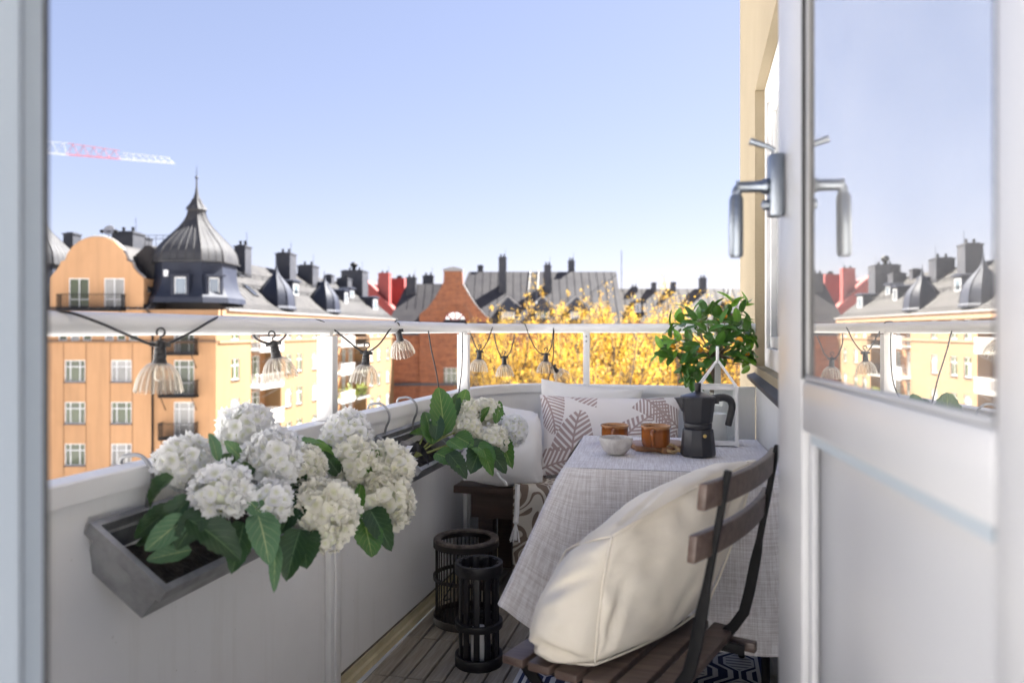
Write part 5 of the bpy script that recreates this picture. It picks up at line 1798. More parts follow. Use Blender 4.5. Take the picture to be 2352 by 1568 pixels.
# ------------------------------------------------------------------ bench
bench = thing('bench', 'dark brown stained wooden bench along the far parapet', 'bench', T(-.4, 3.2, 0))
for k in range(4):
    y0 = 2.965 + k * .122
    s = MB(m_bench, smooth=30, bevel=.004)
    x0 = -1.0 if k < 2 else (-.985 if k == 2 else -.93)
    s.box(x0, y0, .418, .25, y0 + .115, .45); part('seat_board', s, bench)
for (y0, y1) in ((2.99, 3.012), (3.40, 3.42)):
    s = MB(m_bench, smooth=30, bevel=.003); s.box(-.93, y0, .315, .2, y1, .4175); part('apron', s, bench)
s = MB(m_bench, smooth=30, bevel=.003); s.box(-.93, 3.0125, .315, -.908, 3.3995, .4175); part('apron', s, bench)
for x in (-.905, .11):
    for y in (3.0125, 3.33):
        s = MB(m_bench, smooth=30, bevel=.003); s.box(x, y, 0.001, x + .065, y + .065, .4174); part('leg', s, bench)

# ------------------------------------------------------------------ pillows and throw
def pillow_mesh(w_, h_, t_, mat, pinch=.10, wr=.012, seed=0, n=36, exp=.5, sag=0.0):
    m = MB(mat, smooth=180)
    def side(sg):
        def fn(u, v):
            a, b = u * 2 - 1, v * 2 - 1
            x = a * w_ / 2 * (1 - pinch * (1 - b * b) * abs(a) ** 2)
            y = b * h_ / 2 * (1 - pinch * (1 - a * a) * abs(b) ** 2)
            th = ((1 - a ** 2) * (1 - b ** 2)) ** exp
            z = sg * t_ / 2 * th
            p = V((x * 6 + seed, y * 6, sg * 2.0))
            e = min(1, th * 2.2)
            z += wr * e * (noise.noise(p) + .6 * noise.noise(p * 2.3))
            # gathers at the corners
            ca = abs(a) * abs(b)
            z += wr * .8 * e * math.sin(math.atan2(1 - abs(b), 1.001 - abs(a)) * 9) * ca ** 2
            y -= sag * (1 - b) * .5 * (1 - a * a) * 0
            return V((x, y, z))
        return fn
    m.grid(side(1), n, n)
    f = side(-1)
    m.grid(lambda u, v: f(1 - u, v), n, n, lambda u, v: (1 - u, v))
    return m
def pillow(name, label, c, xd, yd, w_, h_, t_, mat, **k):
    x = V(xd).normalized(); y = V(yd); y = (y - x * y.dot(x)).normalized(); z = x.cross(y)
    o = part(name, pillow_mesh(w_, h_, t_, mat, **k), None, basis(c, x, y, z))
    return tag(o, label, 'pillow', 'cushions on the bench')
def dirw(a, b, z): return V((a * CY - b * SY, a * SY + b * CY, z))
pillow('pillow', 'white linen pillow slumped at the left end of the bench behind the far hydrangeas', P(1152, 1022, 3.14), dirw(.88, .44, -.20), dirw(.04, .56, .82), .37, .35, .25, m_linen, seed=3, pinch=.03, wr=.024, exp=.38)
pillow('pillow', 'plain off-white pillow standing behind the palm-print pillow', P(1350, 976, 3.50), dirw(.97, -.10, -.10), dirw(.06, .3, .95), .49, .40, .15, m_linen2, seed=9, pinch=.07, wr=.014)
pillow('pillow', 'long cream pillow with mauve palm leaf print, on the bench behind the table', P(1403, 1000, 3.24), dirw(.99, -.05, -.01), dirw(.0, .34, .93), .63, .36, .14, m_frond, seed=14, pinch=.07, wr=.010)
tl = MB(m_linen); 
tl.tube(catmull([P(1140, 1082, 2.98), P(1150, 1098, 2.96), P(1160, 1106, 2.95), P(1164, 1114, 2.95)], 4), .005, 7)
tag(part('cushion_tie', tl), 'white fabric tie hanging off the slumped white pillow over the bench edge', 'fabric tie')

thr = thing('throw_blanket', 'brown wool throw with cream swirls hanging over the front of the bench', 'blanket', T(-.5, 3.0, .45))
m = MB(m_throw, smooth=180)
def thfn(u, v):
    x = -.735 + u * .62
    L = v * .86
    if L < .42: y, z = 3.38 - L, .457 + .008 * (1 + nz((x * 5, L * 5, 0)))
    else:
        d = L - .42
        y = 2.958 - .012 * math.sin(min(d / .03, 1) * math.pi / 2) - .010 * (1 + math.sin(x * 30)) * d * 2
        z = .462 - d
    bend = max(0, min(1, (.45 - L) / .06 + .5)) if abs(L - .42) < .03 else 0
    return V((x + .02 * (v - .5) * math.sin(u * 5), y, z))
m.grid(thfn, 40, 60, lambda u, v: (u * .62, v * .86))
tho = part('cloth', m, thr)
mod = tho.modifiers.new('thick', 'SOLIDIFY'); mod.thickness = .008; mod.offset = 0
for (u, v0, v1) in ((1189, 1112, 1240),):
    m = MB(m_linen)
    m.tube([P(u, v0, 3.02), P(u - 2, (v0 + v1) / 2, 3.015), P(u - 4, v1 - 44, 3.01)], [.010, .011, .010], 8)
    m.lathe([(.008, -.008), (.0125, 0), (.008, .008)], 10, T(*P(u - 4, v1 - 42, 3.01)))
    rg = random.Random(2)
    for k in range(22):
        p = P(u - 4, v1 - 42, 3.01)
        e = P(u - 6 + rg.uniform(-13, 11), v1 + rg.uniform(-4, 6), 3.0 + rg.uniform(-.012, .012))
        m.tube([p, p.lerp(e, .5) + V((0, 0, .004)), e], .0018, 4)
    part('tassel', m, thr)
# ------------------------------------------------------------------ table with cloth
TC = V((-.080, 2.305, 0))
TROT = R(3.5)
TW, TD, TZ = .292, .312, .73
MT = T(*TC) @ RZ(TROT)
table = thing('folding_table', 'small square table hidden under the crosshatched tablecloth, black legs', 'table', MT)
s = MB(m_bench, smooth=30, bevel=.004); s.M = MT; s.box(-TW + .006, -TD + .006, .70, TW - .006, TD - .006, TZ - .004); part('tabletop', s, table)
for sx in (-1, 1):
    for sy in (-1, 1):
        s = MB(m_iron); s.M = MT
        s.tube([(sx * .24, sy * .24, .70), (sx * .24, sy * .25, .04), (sx * .24, sy * .29, .004)], .011, 8); part('leg', s, table)
def cloth():
    m = MB(m_cloth, smooth=180)
    r = .02
    per = []
    N = 60
    cs = [(TW, -TD), (TW, TD), (-TW, TD), (-TW, -TD)]
    # loop starts in the middle of the near side and runs counter-clockwise
    def pos(t):
        L = [2 * TW, 2 * TD, 2 * TW, 2 * TD]
        d = t * sum(L)
        d0 = d
        o = [((-TW, -TD), (1, 0), (0, -1)), ((TW, -TD), (0, 1), (1, 0)), ((TW, TD), (-1, 0), (0, 1)), ((-TW, TD), (0, -1), (-1, 0))]
        for i in range(4):
            if d <= L[i] or i == 3:
                p, e, nn = o[i]
                return V((p[0] + e[0] * d, p[1] + e[1] * d, 0)), V((nn[0], nn[1], 0)), i, d, L[i]
            d -= L[i]
    NP, NR = 240, 30
    DROP = .445
    S = 2 * (2 * TW + 2 * TD)
    rows = []
    pts = []
    for k in range(NP):
        t = k / NP
        p, nn, i, d, L = pos(t)
        # corner weight and diagonal direction
        dl, dr = d, L - d
        wc = 0; dg = nn
        corners = [V((-TW, -TD, 0)), V((TW, -TD, 0)), V((TW, TD, 0)), V((-TW, TD, 0))]
        c0, c1 = corners[i], corners[(i + 1) % 4]
        near = c0 if dl < dr else c1
        dd = min(dl, dr)
        sg = .15 if i in (1, 3) else .05
        wc = math.exp(-(dd / sg) ** 2)
        dg = V((math.copysign(1, near.x), math.copysign(1, near.y), 0)).normalized()
        pts.append((p, nn, wc, dg, near, dd, i, d))
    def fn(k, j):
        p, nn, wc, dg, near, dd, i, d = pts[k % NP]
        v = j / NR
        drop = DROP * v * (1 - .27 * wc ** 2)
        soft = min(1, v * 8)
        rr = .007 * math.sin(min(1, v * 14) * math.pi / 2)
        flare = (.006 + .022 * v) * (1 - wc)
        fold = .014 * v * math.sin(d * 17 + i * 2 + .5) * (1 - wc) + .006 * v * v * math.sin(d * 41 + i)
        q = p + nn * (rr + flare + fold)
        q = q + dg * wc * (.008 * soft + (.20 if near.x < 0 and near.y < 0 else .15) * v ** 1.05)
        # the flap at a corner narrows towards its diagonal
        z = TZ + .002 - .004 * min(1, v * 14) - drop
        return V((q.x, q.y, z))
    vs, uv = [], []
    for j in range(NR + 1):
        for k in range(NP + 1):
            vs.append(fn(k, j))
            uv.append((k / NP * S, -j / NR * DROP))
    fs = []
    W_ = NP + 1
    for j in range(NR):
        for k in range(NP): fs.append((j * W_ + k, (j + 1) * W_ + k, (j + 1) * W_ + k + 1, j * W_ + k + 1))
    m.add(vs, fs, uv)
    # top sheet, a touch of unevenness
    m.grid(lambda u, v: V(((u * 2 - 1) * TW, (v * 2 - 1) * TD, TZ + .002 + (.0008 * nz((u * 9, v * 9, 1)) if 0 < u < 1 and 0 < v < 1 else 0))), 40, 40, lambda u, v: (u * 2 * TW, v * 2 * TD))
    return m
m = cloth()
co_ = part('tablecloth', m, None, MT)
tag(co_, 'grey and white crosshatched linen tablecloth draped to near the floor', 'tablecloth')
bmx = bmesh.new(); bmx.from_mesh(co_.data); bmesh.ops.remove_doubles(bmx, verts=bmx.verts, dist=.0004); bmx.to_mesh(co_.data); bmx.free()
TS = TZ + .0032                                    # top of the cloth

def on_table(u, v, z=TS): return Pz(u, v, z)
# serving board
bc = on_table(1519, 1031)
MBd = T(bc.x, bc.y, TS) @ RZ(YAW + R(6))
bd = thing('serving_board', 'acacia wood serving board with short handle and rope loop under the mug', 'serving board', MBd)
s = MB(m_board, smooth=40, bevel=.0025)
pts = []
for (x, y) in [(-.085, .07), (-.09, .02), (-.088, -.03), (-.076, -.045), (-.05, -.046), (-.034, -.050), (-.026, -.062), (-.023, -.082), (-.016, -.088), (.004, -.088), (.011, -.082), (.014, -.062), (.022, -.050), (.04, -.046), (.068, -.045), (.082, -.03), (.086, .02), (.082, .07), (.06, .085), (-.06, .085)]:
    pts.append((x, y))
n_ = len(pts)
s.M = MBd
s.add([V((x, y, 0)) for x, y in pts] + [V((x, y, .017)) for x, y in pts], [tuple(range(n_ - 1, -1, -1)), tuple(range(n_, 2 * n_))] + [(i, (i + 1) % n_, (i + 1) % n_ + n_, i + n_) for i in range(n_)])
part('board', s, bd)
s = MB(m_rope, smooth=60); s.M = MBd
def rope(path, r):
    q = catmull([V(p) for p in path], 8)
    for ph in (0, 2.09, 4.19):
        t_ = []
        for i, p in enumerate(q):
            d = (q[min(i + 1, len(q) - 1)] - q[max(i - 1, 0)]).normalized()
            x = V((0, 0, 1)).cross(d)
            x = x.normalized() if x.length > 1e-4 else V((1, 0, 0))
            y = d.cross(x)
            a = ph + i * .55
            t_.append(p + (x * math.cos(a) + y * math.sin(a)) * r * .5)
        s.tube(t_, r * .62, 6)
rope([(-.010, -.076, .021), (.004, -.068, .024), (.018, -.070, .020), (.030, -.078, .009), (.040, -.088, .007), (.052, -.092, .009)], .0052)
rope([(-.008, -.080, .012), (-.004, -.094, .008), (.010, -.094, .006), (.022, -.090, .010), (.036, -.096, .010), (.052, -.094, .012)], .0052)
rope([(.044, -.084, .006), (.040, -.096, .018), (.048, -.106, .014), (.056, -.100, .004), (.052, -.086, .012), (.046, -.092, .022), (.052, -.104, .018)], .0056)
rope([(.052, -.094, .010), (.062, -.098, .010), (.072, -.100, .009)], .0060)
part('rope', s, bd)

def mug(name, label, c, yaw, group='amber mugs'):
    M = T(*c) @ RZ(yaw)
    t = thing(name, label, 'mug', M, group)
    s = MB(m_glaze, smooth=50)
    s.lathe([(.001, .0015), (.034, .0005), (.038, .001), (.041, .006), (.0428, .014), (.0432, .030), (.0432, .052), (.0438, .057), (.0462, .0595), (.0465, .0625), (.0445, .0635), (.042, .062), (.0405, .055), (.0402, .030), (.039, .010), (.032, .006), (.001, .0055)], 48)
    part('cup', s, t, M)
    s = MB(m_glaze, smooth=60)
    s.tube(catmull([(0, -.041, .050), (0, -.052, .0515), (0, -.061, .046), (0, -.062, .033), (0, -.056, .019), (0, -.047, .011), (0, -.041, .012)], 6), [.0062, .0064, .0064, .006, .006, .006, .006, .006, .006, .006, .006, .006, .006, .006, .006, .006, .006, .006, .006, .006, .006, .006, .006, .006, .0058, .0058, .0058, .0058, .0058, .0058, .0058, .0058, .0058, .0058, .0058, .0058, .0058][:37], 10)
    part('handle', s, t, M)
    s = MB(m_earth); s.lathe([(.0398, .046), (.001, .0465)], 32); part('coffee', s, t, M)
c1 = on_table(1506, 1024, TS + .0175)
mug('mug', 'amber brown glazed mug standing on the wooden board beside the coffee pot', (c1.x, c1.y, TS + .0175), YAW - R(20))
c2 = on_table(1412, 1019)
mug('mug', 'amber brown glazed mug standing behind the grey marble bowl', (c2.x, c2.y, TS), YAW - R(12))
c3 = on_table(1415, 1043)
s = MB(m_marble, smooth=50)
s.lathe([(.001, .0), (.020, 0), (.027, .003), (.038, .014), (.0455, .028), (.0495, .042), (.0505, .049), (.049, .0515), (.046, .0505), (.043, .042), (.036, .026), (.026, .015), (.001, .012)], 48)
tag(part('marble_bowl', s, None, T(c3.x, c3.y, TS)), 'small grey veined marble bowl at the front of the table', 'bowl')

# moka pot
c4 = on_table(1603, 1046)
MP = T(c4.x, c4.y, TS) @ RZ(YAW)
mk = thing('moka_pot', 'black faceted stovetop coffee pot with curved handle on the table', 'coffee pot', MP)
def poly_lathe(prof, n=10, mat=m_moka, bev=.0012):
    s = MB(mat, smooth=20, bevel=bev); s.M = MP
    s.lathe(prof, n, a0=math.pi / n); return s
part('boiler', poly_lathe([(.046, 0), (.0505, .002), (.0515, .010), (.0445, .076), (.043, .080), (.036, .081)], 10), mk)
s = MB(m_moka, smooth=40); s.M = MP
s.lathe([(.034, .081), (.0395, .0815), (.0405, .084), (.0405, .096), (.0395, .0975), (.036, .098)], 40); part('collar', s, mk)
part('upper_pot', poly_lathe([(.038, .098), (.0415, .099), (.0425, .106), (.0500, .168), (.0512, .170), (.0512, .173), (.049, .174)], 10), mk)
lid = poly_lathe([(.0505, .1742), (.0500, .176), (.030, .182), (.012, .187), (.0105, .188)], 10, m_moka_lid)
lo = part('lid', lid, mk)
s = MB(m_black, smooth=40); s.M = MP
s.lathe([(.0075, .187), (.0085, .189), (.0082, .2), (.0095, .206), (.0098, .212), (.008, .2145), (.001, .215)], 20); part('knob', s, lo)
s = MB(m_moka, smooth=30, bevel=.001); s.M = MP
s.add([(-.046, -.012, .130), (-.046, .012, .130), (-.0485, -.015, .172), (-.0485, .015, .172), (-.072, 0, .170), (-.066, -.004, .166), (-.066, .004, .166)],
      [(0, 2, 5), (2, 4, 5), (1, 6, 3), (3, 6, 4), (0, 5, 6, 1), (4, 6, 5), (2, 3, 4)])
part('spout', s, mk)
s = MB(m_black, smooth=60, bevel=0); s.M = MP
s.tube(catmull([(.045, 0, .167), (.060, 0, .170), (.078, 0, .171), (.094, 0, .164), (.1005, 0, .148), (.098, 0, .128), (.093, 0, .106), (.089, 0, .088)], 5),
       [.0125, .0125, .0125, .0120, .0120, .0118, .0115, .0115, .0112, .0112, .0112, .0112, .0112, .0112, .0110, .0110, .0108, .0108, .0108, .0108, .0106, .0106, .0105, .0105, .0104, .0104, .0103, .0102, .0101, .010, .010, .010, .0100, .0100, .0098, .0085], 14)
ho = part('handle', s, mk)
s = MB(m_moka, bevel=.001); s.M = MP
s.box(.044, -.010, .153, .060, .010, .177); s.tube([(.058, -.012, .174), (.058, .012, .174)], .0035, 10)
part('hinge', s, ho)
s = MB(m_brass); s.M = MP
s.lathe([(.005, 0), (.0055, .002), (.0045, .0035), (.002, .0037), (.0018, .002), (.001, .002)], 18, T(.0085, -.0450, .064) @ RX(R(97)))
part('safety_valve', s, mk)

# glass lantern with candle
c5 = on_table(1648, 1018)
MLn = T(c5.x, c5.y, TS) @ RZ(YAW - R(14))
ln = thing('table_lantern', 'white metal house-shaped lantern with glass sides behind the coffee pot', 'lantern', MLn)
hw, hd, hh = .057, .057, .192
s = MB(m_white, smooth=0, bevel=.001); s.M = MLn
tq = .0055
for sx in (-1, 1):
    for sy in (-1, 1): s.box(sx * hw - tq, sy * hd - tq, .0, sx * hw + tq, sy * hd + tq, hh)
part('corner_post', s, ln)
for z0, z1 in ((.002, .018), (hh - .013, hh - .001)):
    s = MB(m_white, smooth=0, bevel=.001); s.M = MLn
    for sy in (-1, 1): s.box(-hw + tq + .0002, sy * hd - .004, z0, hw - tq - .0002, sy * hd + .004, z1)
    for sx in (-1, 1): s.box(sx * hw - .004, -hd + tq + .0002, z0, sx * hw + .004, hd - tq - .0002, z1)
    if z0 < .01: s.box(-hw + tq, -hd + tq, .004, hw - tq, hd - tq, .007)
    part('rim', s, ln)
for M in [T(0, -hd, 0), T(0, hd, 0), RZ(R(90)) @ T(0, -hw, 0), RZ(R(90)) @ T(0, hw, 0)]:
    s = MB(m_clear, smooth=0); s.M = MLn @ M; s.add([(-hw + tq, 0, .018), (hw - tq, 0, .018), (hw - tq, 0, hh - .013), (-hw + tq, 0, hh - .013)], [(0, 1, 2, 3)]); part('pane', s, ln)
for sx in (-1, 1):
    for sy in (-1, 1):
        s = MB(m_white, smooth=30); s.M = MLn
        s.tube([(sx * hw, sy * hd, hh - .002), (sx * .004, sy * .004, hh + .075)], .0048, 4); part('roof_bar', s, ln)
s = MB(m_white, smooth=40, bevel=.001); s.M = MLn
s.tube([(0, 0, hh + .068), (0, 0, hh + .125)], .0052, 8); part('hanger', s, ln)
s = MB(m_candle, smooth=50)
s.lathe([(.001, 0), (.036, 0), (.0375, .003), (.0375, .085), (.035, .091), (.026, .088), (.012, .083), (.001, .082)], 32)
s.tube([(0, 0, .082), (.001, 0, .094)], .0012, 5)
tag(part('candle', s, None, MLn @ T(-.008, .0, .0075)), 'thick white candle standing inside the glass table lantern', 'candle')

# ------------------------------------------------------------------ potted orange tree
bx = 3.36
cen = P(1637, 790, bx)
base = V((cen.x, cen.y, .4512))
tree = thing('orange_tree', 'potted dwarf orange tree with glossy leaves and small oranges on the bench', 'potted tree', T(*base))
rg = random.Random(21)
s = MB(m_pot, smooth=50); s.M = T(*base)
s.lathe([(.001, .0), (.062, 0), (.066, .004), (.082, .15), (.086, .165), (.088, .170), (.082, .170), (.076, .150), (.001, .148)], 36); part('pot', s, tree)
s = MB(m_earth); s.M = T(*base); s.lathe([(.0765, .150), (.04, .155), (.001, .157)], 20); part('soil', s, tree)
tr0 = base + V((0, 0, .15))
fork = V((cen.x + .004, cen.y, cen.z - .055))
s = MB(m_bark, smooth=60)
s.tube(catmull([tr0, tr0.lerp(fork, .5) + V((-.006, 0, 0)), fork + V((.0, 0, .02))], 6), [.012 - .0003 * k for k in range(13)], 10)
part('trunk', s, tree)
CLm = [leaf_mesh('leaf', m_cleaf, .50, .16, .22, 0, 6, 10, wav=.006, seed=0), leaf_mesh('leaf', m_cleaf, .46, .30, .38, 0, 6, 10, wav=.006, seed=2), leaf_mesh('leaf', m_cleaf, .54, .08, .10, 0, 6, 10, wav=.006, seed=4)]
CLn = [leaf_mesh('leaf', m_cleaf_new, .50, .2, .25, 0, 6, 10, wav=.006, seed=0), leaf_mesh('leaf', m_cleaf_new, .55, .1, .12, 0, 6, 10, wav=.006, seed=4)]
def px_on(u, v, db): return P(u, v, bx + db)
tips = []
# twig ends named by where they show in the picture (outline of the crown), then filler inside
for (u, v, db, new) in [(1685, 690, 0, 1), (1712, 700, .02, 1), (1705, 728, -.02, 1), (1655, 715, -.04, 0), (1620, 712, -.02, 0), (1590, 722, .0, 0), (1585, 700, .03, 0), (1600, 735, -.08, 0),
                        (1560, 735, 0, 1), (1545, 752, .0, 0), (1530, 770, -.03, 0), (1535, 795, -.06, 1), (1552, 780, -.10, 1), (1520, 800, -.02, 1), (1548, 818, -.08, 0), (1568, 835, -.04, 0), (1575, 855, -.06, 0),
                        (1590, 870, -.06, 0), (1612, 860, -.06, 0), (1600, 840, -.1, 0), (1700, 815, -.12, 1), (1690, 800, -.14, 0), (1725, 815, -.06, 0),
                        (1745, 800, -.02, 1), (1738, 822, -.02, 1), (1728, 838, -.02, 1), (1732, 780, 0, 1), (1735, 762, .03, 0), (1728, 745, .02, 0), (1712, 760, -.06, 0), (1722, 725, .05, 0), (1655, 745, -.12, 0),
                        (1625, 760, -.14, 0), (1605, 790, -.15, 0), (1645, 790, -.17, 0), (1668, 770, -.14, 0), (1580, 805, -.13, 0), (1630, 820, -.15, 0), (1680, 735, -.08, 0), (1640, 700, .02, 0),
                        (1600, 760, .08, 0), (1650, 760, .1, 0), (1690, 780, .1, 0), (1570, 780, .1, 0), (1620, 730, .1, 0), (1660, 815, .08, 0), (1600, 820, .08, 0)]:
    tips.append((px_on(1637 + (u - 1637) * 1.07, 785 + (v - 785) * 1.05, db), new))
br = MB(m_bark, smooth=60)
nleaf = 0
for p, new in tips:
    d = p - fork
    a = fork.lerp(p, .45) + V((rg.uniform(-.015, .015), rg.uniform(-.015, .015), -.012))
    tip = fork.lerp(p, .86)
    br.tube(catmull([fork + V((0, 0, rg.uniform(-.01, .015))), a, tip], 4), [.0042, .0038, .0034, .003, .0027, .0024, .002, .0017, .0014], 5, caps=False)
    dn = d.normalized()
    k = rg.randint(4, 5)
    for j in range(k):
        sd_ = dn.orthogonal().normalized()
        ang = j * 2.4 + rg.uniform(-.4, .4)
        side = Matrix.Rotation(ang, 3, dn) @ sd_
        y = (dn * rg.uniform(.35, 1.0) + side * rg.uniform(.5, 1.0) + V((0, 0, rg.uniform(-.25, .25)))).normalized()
        L = rg.uniform(.058, .085)
        p0 = fork.lerp(p, rg.uniform(.68, 1.0)) + side * .004
        if p0.x + y.x * L > WX - .012: y.x = -abs(y.x) * .5; y.normalize()
        nn = (dn * .6 + V((0, 0, .8)) + campt(p0) * .3 + V((rg.gauss(0, .25), rg.gauss(0, .25), 0)))
        src = CLn if (new and j < 3) else CLm
        leaf_at(tree, p0, p0 + y * L, nn, src[rg.randrange(len(src))], rg.uniform(.9, 1.1))
        nleaf += 1
part('branch', br, tree)
so_m = MB(m_orange, smooth=180)
so_m.lathe([(.001, -.95)] + [(math.cos(R(t)), math.sin(R(t)) * .93) for t in range(-75, 80, 15)] + [(.08, .92), (.001, .90)], 20)
ormesh = so_m.mesh('orange')
for (u, v, db, r) in [(1698, 781, -.14, .0165), (1545, 797, -.05, .0150), (1664, 726, -.09, .013), (1608, 803, -.11, .014), (1716, 812, -.04, .012)]:
    part('orange', ormesh, tree, T(*px_on(u, v, db)) @ RX(rg.uniform(-.4, .4)) @ Matrix.Scale(r, 4))

# ------------------------------------------------------------------ lanterns on the floor
c6 = Pz(1071, 1424, 0)
M6 = T(c6.x, c6.y, .001)
cg = thing('cane_lantern', 'wide round lantern of thin dark canes with worn rim, standing behind the small black one', 'lantern', M6)
r6, h6 = .124, .315
s = MB(m_cane_rim, smooth=40); s.M = M6
s.lathe([(r6 - .028, h6 - .008), (r6 - .028, h6), (r6 - .004, h6 + .002), (r6, h6 - .002), (r6, h6 - .008), (r6 - .028, h6 - .008)], 48, caps=False); part('top_rim', s, cg)
for z0, z1, rr in ((h6 - .030, h6 - .0082, r6 + .001), (.165, .178, r6 + .002), (.002, .03, r6 + .001)):
    s = MB(m_cane, smooth=40); s.M = M6
    s.lathe([(rr - .006, z0), (rr, z0), (rr, z1), (rr - .006, z1), (rr - .006, z0)], 48, caps=False); part('hoop', s, cg)
s = MB(m_cane, smooth=40); s.M = M6
s.lathe([(.001, .004), (r6 - .007, .004), (r6 - .007, .012), (.001, .012)], 40); part('base_plate', s, cg)
s = MB(m_cane, smooth=60); s.tube([(0, 0, .012), (0, 0, h6 - .009)], .0024, 5)
stick = s.mesh('cane')
for k in range(46):
    a = 2 * math.pi * k / 46
    part('cane', stick, cg, M6 @ T((r6 - .009) * math.cos(a), (r6 - .009) * math.sin(a), 0))
c7 = Pz(1100, 1521, 0)
M7 = T(c7.x, c7.y, .001)
bl = thing('slat_lantern', 'slim black lantern of upright wooden slats with wire handle, nearest on the deck', 'lantern', M7)
r7, h7 = .0795, .335
for z0, z1 in ((h7 - .036, h7), (h7 * .42 - .018, h7 * .42 + .004), (.004, .034)):
    s = MB(m_blackwood, smooth=40, bevel=.0015); s.M = M7
    s.lathe([(r7 - .012, z0), (r7, z0), (r7, z1), (r7 - .012, z1), (r7 - .012, z0)], 40, caps=False); part('hoop', s, bl)
s = MB(m_blackwood, smooth=40); s.M = M7; s.lathe([(.001, 0), (r7, 0), (r7, .012), (.001, .012)], 40); part('base_plate', s, bl)
s = MB(m_blackwood, smooth=30, bevel=.001); s.box(-.0098, -.004, .013, .0098, .0035, h7 - .002)
slm2 = s.mesh('slat')
for k in range(11):
    a = 2 * math.pi * (k + .3) / 11
    part('slat', slm2, bl, M7 @ RZ(a) @ T(0, -(r7 - .0165), 0))
s = MB(m_iron); s.M = M7 @ RZ(YAW)
s.tube(catmull([(-r7, -.01, h7 - .045), (-r7 - .012, -.03, h7 - .075), (-r7 - .030, -.055, h7 - .100), (-r7 - .028, -.058, h7 - .108), (-r7 - .008, -.05, h7 - .104), (-.03, -.09, h7 - .108)][:5], 6), .0023, 6)
part('handle', s, bl)
s = MB(m_candle, smooth=50); s.lathe([(.001, 0), (.032, 0), (.033, .002), (.033, .10), (.029, .103), (.001, .099)], 28)
tag(part('candle', s, None, M7 @ T(.006, 0, .0125)), 'white pillar candle glimpsed between the slats of the black floor lantern', 'candle')

# ------------------------------------------------------------------ rug
s = MB(m_rug, smooth=40); 
MR = T(-.17, 1.80, .0015)
s.box(-.39, -.85, 0, .39, .86, .004)
tag(part('rug', s, None, MR), 'navy and white trellis patterned outdoor rug under the chair', 'rug')

# ------------------------------------------------------------------ folding chair
MC = CITY @ T(.284, 1.285, 0) @ RZ(math.atan2(.836, .549))
chair = thing('folding_chair', 'folding bistro chair with dark stained slats and black steel bars, turned to the table', 'chair', MC)
for k in range(6):
    y0 = .012 + k * .060
    s = MB(m_chairwood, smooth=30, bevel=.004); s.M = MC
    s.box(-.005, y0, .437, .395, y0 + .049, .455); part('seat_slat', s, chair)
def curved_slat(z0, z1, yc):
    s = MB(m_chairwood, smooth=30, bevel=.004); s.M = MC
    N = 10; vs = []
    for i in range(N + 1):
        x = -.035 + .465 * i / N
        y = yc - .022 * (1 - ((i / N - .5) * 2) ** 2) + .0
        vs += [(x, y, z0), (x, y + .016, z0), (x, y + .016 - .004, z1), (x, y - .004, z1)]
    fs = [(0, 1, 2, 3), (4 * N + 3, 4 * N + 2, 4 * N + 1, 4 * N)]
    for i in range(N):
        for q in range(4): fs.append((4 * i + q, 4 * i + 4 + q, 4 * i + 4 + (q + 1) % 4, 4 * i + (q + 1) % 4))
    s.add(vs, fs); part('back_slat', s, chair)
curved_slat(.802, .848, -.064)
curved_slat(.712, .760, -.047)
def flatbar(pts, ws, th, name, side):
    """steel flat bar: centreline (y, z), width in that plane, thickness along x"""
    s = MB(m_iron, smooth=40, bevel=.0012); s.M = MC
    P_ = [V((0, y, z)) for y, z in pts]
    vs = []
    for i, p in enumerate(P_):
        t = (P_[min(i + 1, len(P_) - 1)] - P_[max(i - 1, 0)]).normalized()
        nrm = V((0, -t.z, t.y))
        w_, h_ = ws[i]
        for sx, sn in ((-1, -1), (1, -1), (1, 1), (-1, 1)): vs.append(V((side + sx * h_ / 2, 0, 0)) + p + nrm * sn * w_ / 2)
    N = len(P_) - 1
    fs = [(3, 2, 1, 0), (4 * N, 4 * N + 1, 4 * N + 2, 4 * N + 3)]
    for i in range(N):
        for q in range(4): fs.append((4 * i + q, 4 * i + (q + 1) % 4, 4 * i + 4 + (q + 1) % 4, 4 * i + 4 + q))
    s.add(vs, fs); return part(name, s, chair)
for x in (.028, .366):
    flatbar([(-.083, .862), (-.063, .75), (-.046, .66), (-.042, .635), (-.037, .61), (-.026, .55), (-.014, .50), (.008, .465), (.05, .42), (.16, .305), (.30, .155), (.43, .014)],
            [(.011, .014), (.011, .014), (.012, .014), (.018, .009), (.021, .008), (.022, .008), (.022, .008), (.022, .008), (.022, .008), (.022, .008), (.024, .008), (.024, .008)], 0, 'back_bar', x)
for x in (.048, .346):
    flatbar([(.35, .430), (.25, .33), (.10, .18), (-.06, .014)], [(.024, .008)] * 4, 0, 'cross_leg', x)
    s = MB(m_iron, smooth=30, bevel=.001); s.M = MC
    s.box(x - .004, -.02, .415, x + .004, .375, .4365); part('seat_rail', s, chair)
for (y, z) in ((.43, .02), (-.06, .02)):
    s = MB(m_iron); s.M = MC; s.tube([(.03, y, z), (.365, y, z)], .006, 8); part('foot_bar', s, chair)
s = MB(m_chairwood, smooth=30, bevel=.003); s.M = MC; s.box(.372, -.035, .412, .392, .10, .434); part('side_block', s, chair)

